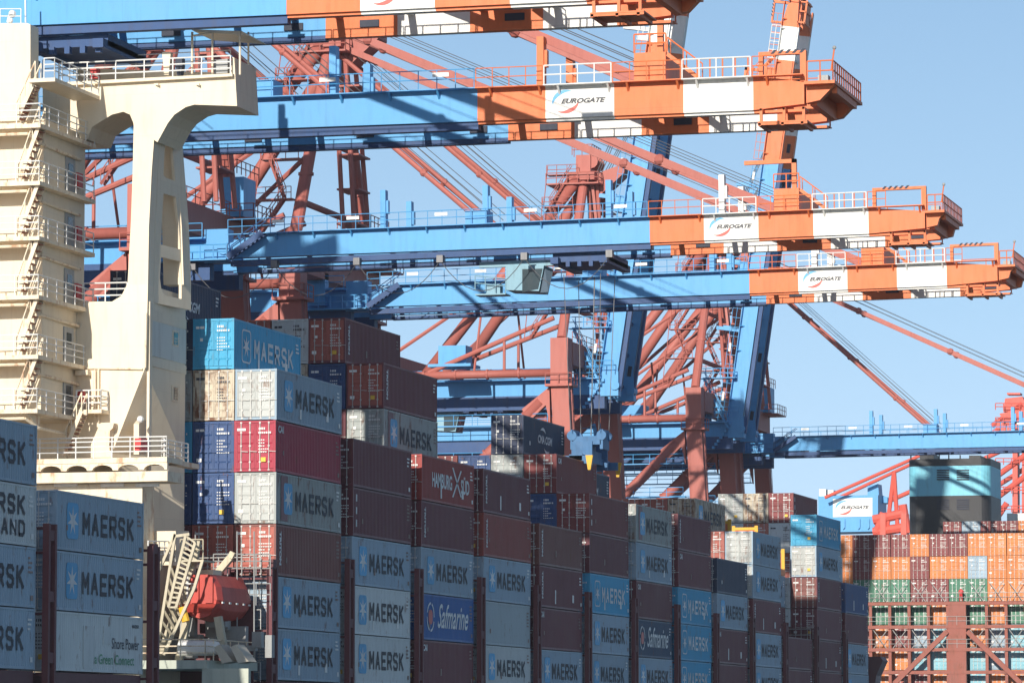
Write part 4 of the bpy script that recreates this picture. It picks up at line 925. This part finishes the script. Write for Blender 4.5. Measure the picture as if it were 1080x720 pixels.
        m = MB(); m.ball((z_+.1, -GY-1.0, GH+1.45), .12); m.bx(z_-.9, z_-.3, -GY-.9, -GY-.2, GH-.4, GH-.1); B_.build(m, 'warning_lamp', M['grey'], bo)
        m = MB(); n_ = 5
        for k in range(n_): a_ = 51.2+k*.42; m.add([(a_, -GY-.315, GH+1.36), (a_+.2, -GY-.315, GH+1.36), (a_+.42, -GY-.315, GH+1.59), (a_+.22, -GY-.315, GH+1.59)], [(0,1,2,3)])
        B_.build(m, 'warning_stripes', M['dark'], bo)
    if not raised:
        Y = yc-GY-GW_/2; a = math.tan(tilt)
        zc_ = ZB+39.8*a
        eurogate(bo, Y, HX+37.95, HX+41.7, zc_+.05, zc_+GH-.05)
    # head structure box under boom hinge, stays
    top = Vector((XL+1.2, yc, 59.6))
    if not raised:
        for sy in (-1, 1):
            for s_, w_ in ((20.3, .38), (43.4, .52)):
                e = Vector((HX+s_*math.cos(tilt), yc+sy*(GY-.3), ZB+GH+.3+s_*math.sin(tilt))); p = top+Vector((0, sy*1.6, 0 if s_ > 30 else -.8))
                m = MB(); m.beam(p, e, w_*.7, w_) if s_ > 30 else m.tube(p, e, w_*.55, 8)
                for k in (.3, .55, .8): q = p.lerp(e, k); m.ball(q, w_*.85)
                m.build('fore_stay', M['red'], t)
                m = MB(); off = Vector((0, 0, 1.2))
                for k in (0, .5): m.tube(p+off+Vector((0, k, k)), e+Vector((0, k, .9+k)), .03, 5)
                m.build('stay_rope', M['rope'], t)
    else:
        for sy in (-1, 1):
            m = MB(); m.beam(top+Vector((0, sy*1.6, -.8)), Vector((XL+3.0, yc+sy*(GY-.3), 45)), .3, .4); m.build('fore_stay', M['red'], t)
            e = Vector((HX+20*math.cos(tilt), yc+sy*(GY-.3), ZB+20*math.sin(tilt))); m = MB()
            for k in range(3): m.tube(top+Vector((.3*k, sy*1.2, 0)), e+Vector((.5*k-.6, 0, .8*k+14)), .05, 5)
            m.build('hoist_rope', M['rope'], t)
        m = MB(); m.stair((HX-1.5, yc-GY-1.2, ZB+1), (HX-4.5, yc-GY-1.2, ZB+7), .8, n=14, r=.06); m.bx(HX-5, HX-.5, yc-GY-1.5, yc-GY, ZB+7, ZB+7.1); m.rail([(HX-5, yc-GY-1.5, ZB+7.1), (HX-.5, yc-GY-1.5, ZB+7.1)], 1.1, .9, .05)
        m.rail([(HX-4, yc-GY-1.5, ZB+2.4), (HX, yc-GY-1.5, ZB+2.4)], 1.1, .9, .05)
        for k in range(8): m.bx(HX-3.5+k*.3, HX-3.2+k*.3, yc-GY-1, yc-GY, ZB-1.5+k*.4, ZB-1.2+k*.4)
        m.build('hinge_access', M['blue'], t)
    # head stair on the boom root (blue stringer rising)
    if not raised:
        m = MB(); m.stair((HX+.6, yc-GY-1.5, ZB+.1), (HX+3.4, yc-GY-1.5, ZB+GH), .9, n=8, r=.06); m.beam((HX+.6, yc-GY-1.55, ZB+.1), (HX+3.4, yc-GY-1.55, ZB+GH), .1, .45); m.build('root_stair', M['dblue'], t)
        m = MB(); m.bx(HX-7.5, HX-3.2, yc-GY-1.4, yc-GY-.42, ZB+.3, ZB+GH+1.2) ; m.rail([(HX-8, yc-GY-1.5, ZB), (HX+.5, yc-GY-1.5, ZB)], 1.1, 1.0, .045); m.bx(HX-8, HX+.5, yc-GY-1.6, yc-GY-.42, ZB-.1, ZB); m.build('root_platform', M['blue'], t)
    # trolley, cab
    if trolley is not None:
        a = math.tan(tilt); z = ZB-.35+(trolley-HX)*a if not raised else ZB-.7
        m = MB(); m.bx(trolley-2.2, trolley+2.2, yc-GY+.45, yc+GY-.45, z-.75, z-.1)
        for k in (-1.9, 1.9): m.bx(trolley+k-.3, trolley+k+.3, yc-GY-.3, yc+GY+.3, z-.95, z-.45)
        for k in range(5): m.bx(trolley-2.0+k*.9, trolley-1.7+k*.9, yc-GY+.1, yc-GY+.5, z-1.15, z-.75)
        tr = m.build('trolley', M['dblue'], t)
        m = MB(); c0 = trolley-6.0; 
        m.add([(c0, yc-2.6, z-.9), (c0+3.0, yc-2.6, z-.9), (c0+3.0, yc+.2, z-.9), (c0, yc+.2, z-.9), (c0, yc-2.6, z-2.7), (c0+2.6, yc-2.6, z-2.85), (c0+2.6, yc+.2, z-2.85), (c0, yc+.2, z-2.7)], [(0,1,2,3),(7,6,5,4),(0,4,5,1),(1,5,6,2),(2,6,7,3),(3,7,4,0)])
        m.bx(c0-2.2, trolley-2.2, yc-2.2, yc-1.8, z-.89, z-.45); m.bx(c0-2.4, c0, yc-2.7, yc-1.2, z-3.05, z-2.95); m.rail([(c0-2.4,yc-2.65,z-2.65),(c0,yc-2.65,z-2.95)], 1.1, .8, .04); m.bx(c0-1.6, c0-.5, yc-2.4, yc-1.6, z-2.95, z-2.2)
        cb_ = m.build('operator_cab', M['cab'], tr)
        m = MB(); m.add([(c0+1.3, yc-2.62, z-1.15), (c0+2.9, yc-2.62, z-1.15), (c0+2.55, yc-2.62, z-2.7), (c0+1.3, yc-2.62, z-2.9)], [(0,1,2,3)]); m.add([(c0+3.02,yc-2.4,z-1.15),(c0+3.02,yc,z-1.15),(c0+2.66,yc,z-2.65),(c0+2.66,yc-2.4,z-2.95)], [(0,1,2,3)])
        m.build('cab_window', M['glass'], cb_)
    if loops:
        m = MB(); xs = [HX-9+k*6.6 for k in range(7)]
        for a, b in zip(xs, xs[1:]): m.path(sag((a, yc-GY-.9, ZB-.6), (b, yc-GY-.9, ZB-.6), 2.4), .032, 5)
        for x in xs: m.bx(x-.25, x+.25, yc-GY-1.1, yc-GY-.5, ZB-.75, ZB-.2)
        m.build('festoon_cable', M['rope'], t)
    return t
def yleg(px, X=XL, py=380): return U(px, py, X=X).y
YS_ = {}
c1 = 215.5; c2 = 239.5
c3 = yleg(250, py=300)-HS; c4 = yleg(313, py=300)+HS; c5 = yleg(592)+HS; c6 = yleg(733, py=430)+HS; c7 = 517
print('CRANES', c1, c2, c3, c4, c5, c6, c7)
r_ = math.radians
crane(c1, 'quay crane with the topmost boom crossing above the bridge wing, cut by the top edge', tilt=r_(0), trolley=UX(95, 40, c1), fit=(302, 15.5), posts=((24.4, 'blue'), (37.2, 'orange')))
crane(c2, 'quay crane with the second boom from the top, lowered just below the topmost boom', tilt=r_(.05), fit=(503.5, 128), posts=((24.4, 'blue'), (37.2, 'orange')))
crane(c3, 'quay crane with the third boom from the top, glazed cab hanging under its boom', tilt=r_(.55), trolley=UX(623, 270, c3), loops=True, fit=(685.5, 256), send=54.4)
crane(c4, 'quay crane with the fourth boom from the top, tip nearest the right edge', tilt=r_(.68), fit=(790.5, 309.5), send=54.4)
crane(c5, 'quay crane with raised boom standing left of the other raised boom', raised=True, tilt=r_(81.5), trolley=UX(478, 420, c5)+4.4)
crane(c6, 'quay crane with raised boom right of the other raised boom', raised=True, tilt=r_(81.7))
crane(c7, 'farthest blue boomed quay crane, boom lowered over the distant ship', tilt=r_(.35), zb=35.4)
ZB = 36.2
# spreader hanging from the third crane
def spreader():
    X = UX(622, 460, c3); z = UZ(622, 492, c3-2); t = empty('container_spreader', (X, c3, z)); tag(t, 'blue container spreader with yellow guide arms hanging on ropes above the stacks', 'spreader')
    m = MB(); m.bx(X-.5, X+.5, c3-4.4, c3+4.4, z+.35, z+.8); m.bx(X-.45, X+.45, c3-2, c3+2, z+.8, z+1.3)
    for sy in (-4.4, 4.1): m.bx(X-1.15, X+1.15, c3+sy, c3+sy+.3, z+.1, z+.7)
    for sy in (-2.5, 2.3): m.bx(X-.8, X+.8, c3+sy, c3+sy+.2, z+.0, z+1.9); m.beam((X-.8, c3+sy, z+1.9), (X+.8, c3+sy, z+.4), .12, .12)
    m.build('beam', M['spreader'], t)
    m = MB(); m.bx(X-1.1, X+1.1, c3-1.0, c3+1.0, z+1.75, z+2.4); m.bx(X-.3, X+.3, c3-.7, c3+.7, z+1.3, z+1.75)
    for sx in (-1.15, 1.15):
        for sy in (-.9, .9): m.tube((X+sx, c3+sy-.15, z+2.45), (X+sx, c3+sy+.15, z+2.45), .38, 12)
        m.bx(X+sx-.12, X+sx+.12, c3-1, c3+1, z+1.4, z+2.9)
    m.build('head_block', M['spreader'], t)
    m = MB()
    for sx in (-1.1, 1.1):
        for sy in (-1, 1): m.tube((X+sx, c3+sy*1.6, z+2.8), (X+sx*1.3, c3+sy*2.3, ZB-1.4), .032, 5)
    m.tube((X+.1, c3, z+2.5), (X+.4, c3, ZB-1.4), .045, 6)
    m.build('hoist_rope', M['rope'], t)
    for sx in (-1.1, 1.1):
        for sy in (-4.55, 4.55): m = MB(); m.poly([(X+sx-.28, z+.7), (X+sx+.28, z+.7), (X+sx+.1, z-.4), (X+sx-.1, z-.4)], c3+sy-.1, c3+sy+.1); m.build('guide_arm', M['yellow'], t)
spreader()
# ---------------------------------------------------------------- distant ship
YB = 533.8
XB = UX(899, 600, YB)
zt = UZ(985, 562.7, YB)
COLS = ['OOO', 'MMG', 'MOG', 'MOG', 'OMM', 'MOM', 'MOG', 'OLG', 'OOO', 'OOO', 'OMO']
LOW = ['GMOM', 'GOOO', 'GMOR', 'GLbM', 'ObbO', '----', 'GObb', 'OLLO', 'GbbO', 'bObb']
PA = {'O': 'orange', 'M': 'maroon', 'G': 'green', 'L': 'grey', 'b': 'lblue', 'R': 'rust'}
def far_container(paint, x, y, z, lab):
    b = inst('shipping_container', cached('body', body_mesh), M['c_'+paint], None, (x, y, z)); tag(b, lab, 'container', 'containers stacked on the distant ship')
    for dx in (-.115, -1.225):
        d_ = inst('door', cached('door', door_mesh), M['c_'+paint], b, (dx, .035, 0))
        for xx in (-.28, -.80): inst('lock_rod', cached('rod', rod_mesh), M['rod'] if paint != 'green' else M['mark'], d_, (xx, 0, 0))
    inst('door_markings', cached('marks%d' % rnd.randint(0, 4), lambda: marks_mesh(1)), M['mark'], b)
for c, st in enumerate(COLS):
    for r in range(3):
        far_container(PA[st[r]], XB+ROW*c+rnd.uniform(-.03,.03), YB, zt-TIER*(r+1)+.02, '%s container, %s tier from top, %s column from left, distant ship' % (NAMES[PA[st[r]]], ORDN[r], ORDN[c]))
for c, st in enumerate(LOW):
    for r in range(4):
        if st[r] == '-': continue
        far_container(PA[st[r]], XB+ROW*(c+1)+rnd.uniform(-.03,.03), YB+.9, zt-TIER*(r+4)-.02, '%s container behind lashing frame, %s tier down, %s column, distant ship' % (NAMES[PA[st[r]]], ORDN[r], ORDN[c]))
Yt = YB+15.5; xt = UX(1014, 555, Yt); zu = UZ(1014, 549.3, Yt)
for k, p in enumerate(['maroon', 'grey', 'maroon', 'maroon', 'orange']):
    far_container(p, xt+ROW*k, Yt, zu-TIER, '%s container, %s along the raised row right of the distant funnel' % (NAMES[p], ORDN[k]))
s2 = empty('container_ship', (XB+8, YB, -11)); tag(s2, 'distant cargo ship with red lashing frames and black and pale blue funnel', 'ship')
m = MB(); xe = XB+ROW*12
m.bx(xe-50, xe, YB-10, YB+120, -13.5, 1.5); m.build('hull', M['hull'], s2)
m = MB(); m.bx(xe-48, xe-2, YB+.1, YB+60, 1.5, zt-TIER*7-.1); m.build('deck_cargo_base', M['maroonst'], s2)
zl = zt-TIER*3-.05; yl_ = YB-1.0
m = MB()
for c in range(-1, 12):
    x = XB+ROW*c+.03
    if c == 6: continue
    m.bx(x-.19, x+.19, yl_-.25, yl_+.25, 1.5, zl)
cx0 = XB+ROW*5+.1
m.bx(cx0, cx0+ROW-.2, yl_-.4, yl_+.3, 1.5, zl)
for z in (zl, zl-TIER-.1, zl-TIER*2-.1, zl-TIER*3-.1): m.bx(XB-ROW*3, xe, yl_-.45, yl_+.24, z-.42, z)
m.beam((XB+ROW*2+.6, yl_-.5, zl-TIER*3.6), (cx0-.1, yl_-.5, zl-TIER-.9), .5, .6); m.beam((XB+ROW*9-.6, yl_-.5, zl-TIER*3.6), (cx0+ROW, yl_-.5, zl-TIER-.9), .5, .6)
lo = m.build('lashing_bridge', M['lashred'], s2)
m = MB()
for z in (zl, zl-TIER-.1, zl-TIER*2-.1): m.rail([(XB-ROW*3, yl_-.5, z), (xe, yl_-.5, z)], 1.1, 1.25, .03)
for c in range(0, 11):
    x = XB+ROW*c
    if c == 5: continue
    for z in (zl-TIER*.0, zl-TIER*2.1): m.tube((x+.3, yl_-.3, z), (x+2.2, yl_, z+TIER*.9), .05, 4); m.tube((x+2.2, yl_-.35, z), (x+.3, yl_, z+TIER*.9), .05, 4)
m.build('lashing_rod', M['rod'], lo)
YFn = YB+30
def fbox(mb, x0, x1, y0, y1, d0, d1): mb.pix([(x0,y0),(x1,y0),(x1,y1),(x0,y1)], YFn+d0, d1-d0); return mb
fx0, fx1 = UX(957.5, 540, YFn), UX(1044, 540, YFn); RR = 1.5
def plan(e=0.0):
    P_ = []
    for cx, cy, a0 in ((fx1-RR, YFn+RR, -90), (fx1-RR, YFn+12-RR, 0), (fx0+RR, YFn+12-RR, 90), (fx0+RR, YFn+RR, 180)):
        for k in range(7): q_ = math.radians(a0+k*15); P_.append((cx+(RR-e)*math.cos(q_), cy+(RR-e)*math.sin(q_)))
    return P_
def vprism(mb, P_, z0, z1):
    n = len(P_); return mb.add([(x, y, z0) for x, y in P_]+[(x, y, z1) for x, y in P_], [tuple(range(n))[::-1], tuple(range(n, 2*n))]+[(i, (i+1) % n, n+(i+1) % n, n+i) for i in range(n)])
zA, zB_, zC = UZ(1000, 522.5, YFn), UZ(1000, 491, YFn), UZ(1000, 483.5, YFn)
fo = vprism(MB(), plan(), 1.6, zA-.01).build('funnel', M['funnelb'], s2)
vprism(MB(), plan(), zA, zB_-.01).build('pale_blue_band', M['funnelt'], fo)
m = MB(); vprism(m, plan(), zB_, zC); m.pix([(970,484),(970,478.5),(985,478.5),(985,484)], YFn+3, 5); m.pix([(1022,484),(1022,480),(1034,480),(1034,484)], YFn+3, 5)
for px in (960, 990, 1000, 1012, 1041): m.pix([(px,484),(px,479.5),(px+1,479.5),(px+1,484)], YFn+2, .3)
m.build('funnel_top', M['funnelb'], fo)
m = MB()
for px in (988, 1009):
    for k in range(5): m.pix([(px,495+k*2.4),(px+13,495+k*2.4),(px+13,496.3+k*2.4),(px,496.3+k*2.4)], YFn-.12, .12)
    for k in range(5): m.pix([(px,526+k*2.4),(px+13,526+k*2.4),(px+13,527.3+k*2.4),(px,527.3+k*2.4)], YFn-.12, .12)
m.build('louvre', M['dark'], fo)
# person in red on the lashing bridge
def person(px, py_foot, h_, Y):
    p = U(px, py_foot, Y=Y); p.z = zl+.02; me = bpy.data.meshes.new('person'); s_ = h_/1.75
    J = {'pel': (0,0,.95,.15), 'che': (0,0,1.32,.17), 'nec': (0,0,1.50,.07), 'hd': (0,-.02,1.62,.11), 'top': (0,-.02,1.71,.09),
         'hl': (-.10,0,.90,.11), 'kl': (-.13,-.03,.50,.075), 'al': (-.14,0,.09,.055), 'tl': (-.15,-.17,.04,.045), 'hr': (.10,0,.90,.11), 'kr': (.13,.02,.50,.075), 'ar': (.14,.06,.09,.055), 'tr': (.15,-.11,.04,.045),
         'sl': (-.21,0,1.42,.075), 'el': (-.29,.02,1.14,.055), 'wl': (-.24,-.16,.95,.04), 'fl': (-.22,-.24,.92,.035), 'sr': (.21,0,1.42,.075), 'er': (.30,-.03,1.15,.055), 'wr': (.24,-.25,1.05,.04), 'fr': (.21,-.33,1.05,.035)}
    ks = list(J); E_ = [('pel','che'),('che','nec'),('nec','hd'),('hd','top'),('pel','hl'),('hl','kl'),('kl','al'),('al','tl'),('pel','hr'),('hr','kr'),('kr','ar'),('ar','tr'),('che','sl'),('sl','el'),('el','wl'),('wl','fl'),('che','sr'),('sr','er'),('er','wr'),('wr','fr')]
    me.from_pydata([(J[k][0]*s_, J[k][1]*s_, J[k][2]*s_) for k in ks], [(ks.index(a), ks.index(b)) for a, b in E_], [])
    o = bpy.data.objects.new('person', me); COL.objects.link(o); o.location = p; me.skin_vertices or None
    md = o.modifiers.new('skin', 'SKIN'); 
    if not me.skin_vertices:
        bm = bmesh.new(); bm.from_mesh(me); bm.verts.layers.skin.verify(); bm.to_mesh(me); bm.free()
    for i, k in enumerate(ks): sv = me.skin_vertices[0].data[i]; sv.radius = (J[k][3]*s_, J[k][3]*s_); sv.use_root = k == 'pel'
    o.modifiers.new('sub', 'SUBSURF').levels = 1; me.materials.append(M['fire'])
    tag(o, 'person in red overalls standing on the lashing bridge of the distant ship', 'person')
    hm = MB(); hm.ball(p+Vector((0, -.02, 1.70))*s_, .14*s_); 
    hm.build('helmet', M['white'], o)
person(1013.5, 629, 1.75, yl_-.3)
# ---------------------------------------------------------------- cranes beyond
def rod_px(mb, pts, Y, r, Y2=None):
    q = [U(x, y, Y=Y+(0 if Y2 is None else (Y2-Y)*i/(len(pts)-1))) for i, (x, y) in enumerate(pts)]
    for a, b in zip(q, q[1:]): mb.tube(a, b, r, 8)
    return mb
Yh = 760
t = empty('quay_crane', U(935, 700, Y=Yh)); tag(t, 'distant red crane with blue machinery house and company sign behind the far ship', 'crane', 'quay cranes along the berth')
m = MB(); m.pix([(863,523),(926,521.5),(926,548),(920,560),(872,561),(863,553)], Yh, 9); 
mh = m.build('machinery_house', M['blue'], t)
m = MB(); m.pix([(915,522),(915,512),(926,510),(927,522)], Yh+1, 4); m.pix([(936,530),(936,524),(930,522),(930,530)], Yh+5, 3); m.build('roof_box', M['blue'], mh)
m = MB(); m.pix([(864,523),(864,515.5),(871,515.5),(871,523)], Yh+2, 3); m.pix([(873,523),(873,516.5),(879,516.5),(879,523)], Yh+2, 3); m.build('roof_vent', M['white'], mh)
m = MB(); 
for px in (874, 889, 905, 915): m.pix([(px,550),(px+2,547),(px+2,556),(px,558)], Yh-.4, .4)
m.build('bracket', M['blue'], mh)
m = MB(); m.pix([(878.5,526),(920,524.5),(920,544),(878.5,545)], Yh-.1, .09); sg = m.build('sign_board', M['white'], mh)
a = U(878.5, 545, Y=Yh-.1); b = U(920, 525, Y=Yh-.1); eurogate(sg, Yh-.1, a.x, b.x, a.z, b.z)
m = MB(); rod_px(m, [(870,524.5),(971,480)], Yh-3, .32, Yh-3); rod_px(m, [(884,525),(966,487)], Yh+6, .32); m.build('boom_stay', M['fred'], t)
m = MB(); rod_px(m, [(935,562),(943,497)], Yh-2, .4); rod_px(m, [(947,562),(943,497)], Yh-2, .4); rod_px(m, [(921,548),(955,541)], Yh-2, .9); rod_px(m, [(921,561),(955,556)], Yh-2, .9); rod_px(m, [(925,562),(933,541)], Yh-2, .9); rod_px(m, [(957,562),(952,532)], Yh-2, .8)
m.pix([(928,541),(934,541),(934,700),(928,700)], Yh-3, 3); m.pix([(950,541),(956,541),(956,700),(950,700)], Yh-3, 3); m.build('frame', M['fred'], t)
Yr = 840
t = empty('quay_crane', U(1070, 700, Y=Yr)); tag(t, 'distant bright red crane at the right edge beside the funnel', 'crane', 'quay cranes along the berth')
m = MB(); 
for px in (1068, 1078): m.pix([(px,452),(px+5,452),(px+6,700),(px-1,700)], Yr, 3)
m.build('leg', M['fred'], t)
m = MB(); rod_px(m, [(1046,449),(1078,426)], Yr, .5); rod_px(m, [(1046,457),(1084,432)], Yr+8, .5); rod_px(m, [(1047,505),(1084,478)], Yr, .6); rod_px(m, [(1047,515),(1084,492)], Yr+8, .5); rod_px(m, [(1044,530),(1084,500)], Yr, .6); rod_px(m, [(1044,558),(1062,530)], Yr, .6); rod_px(m, [(900,545),(1068,470)], Yr+2, .45)
m.build('brace', M['fred'], t)
m = MB(); m.pix([(1054,436),(1084,430),(1084,447),(1060,447)], Yr-1, 6); m.pix([(1060,420),(1078,418),(1084,430),(1058,434)], Yr, 4); m.pix([(1062,414),(1076,414),(1076,416),(1062,416)], Yr, 3)
for k in range(6): a = U(1050+k*6, 452+(k%3)*3, Y=Yr-1); m.bx(a.x, a.x+.9, Yr-1, Yr, a.z, a.z+2.0)
m.build('apex_head', M['fred'], t)
m = MB()
for py in (432, 447, 470, 490, 520, 540): m.rail([U(1050, py, Y=Yr-1.5), U(1084, py, Y=Yr-1.5)], 1.3, 1.5, .1)
m.build('railing', M['fred'], t)
m = MB(); m.pix([(1062,552),(1084,552),(1084,541),(1062,541)], YFn+20, 4); m.build('white_deckhouse', M['white'], s2)

# ---------------------------------------------------------------- haze
hz = MB(); hz.bx(-1500, 700, -40, 1500, -16, 90); ho = hz.build('haze', M['water']); tag(ho, kind='stuff')
hm = bpy.data.materials.new('haze'); hm.use_nodes = True; n_ = hm.node_tree; n_.nodes.clear()
o_ = n_.nodes.new('ShaderNodeOutputMaterial'); v_ = n_.nodes.new('ShaderNodeVolumePrincipled'); n_.links.new(v_.outputs[0], o_.inputs['Volume'])
v_.inputs['Color'].default_value = (.80, .90, 1, 1); v_.inputs['Density'].default_value = .00008; v_.inputs['Anisotropy'].default_value = 0.0
ho.data.materials.clear(); ho.data.materials.append(hm)
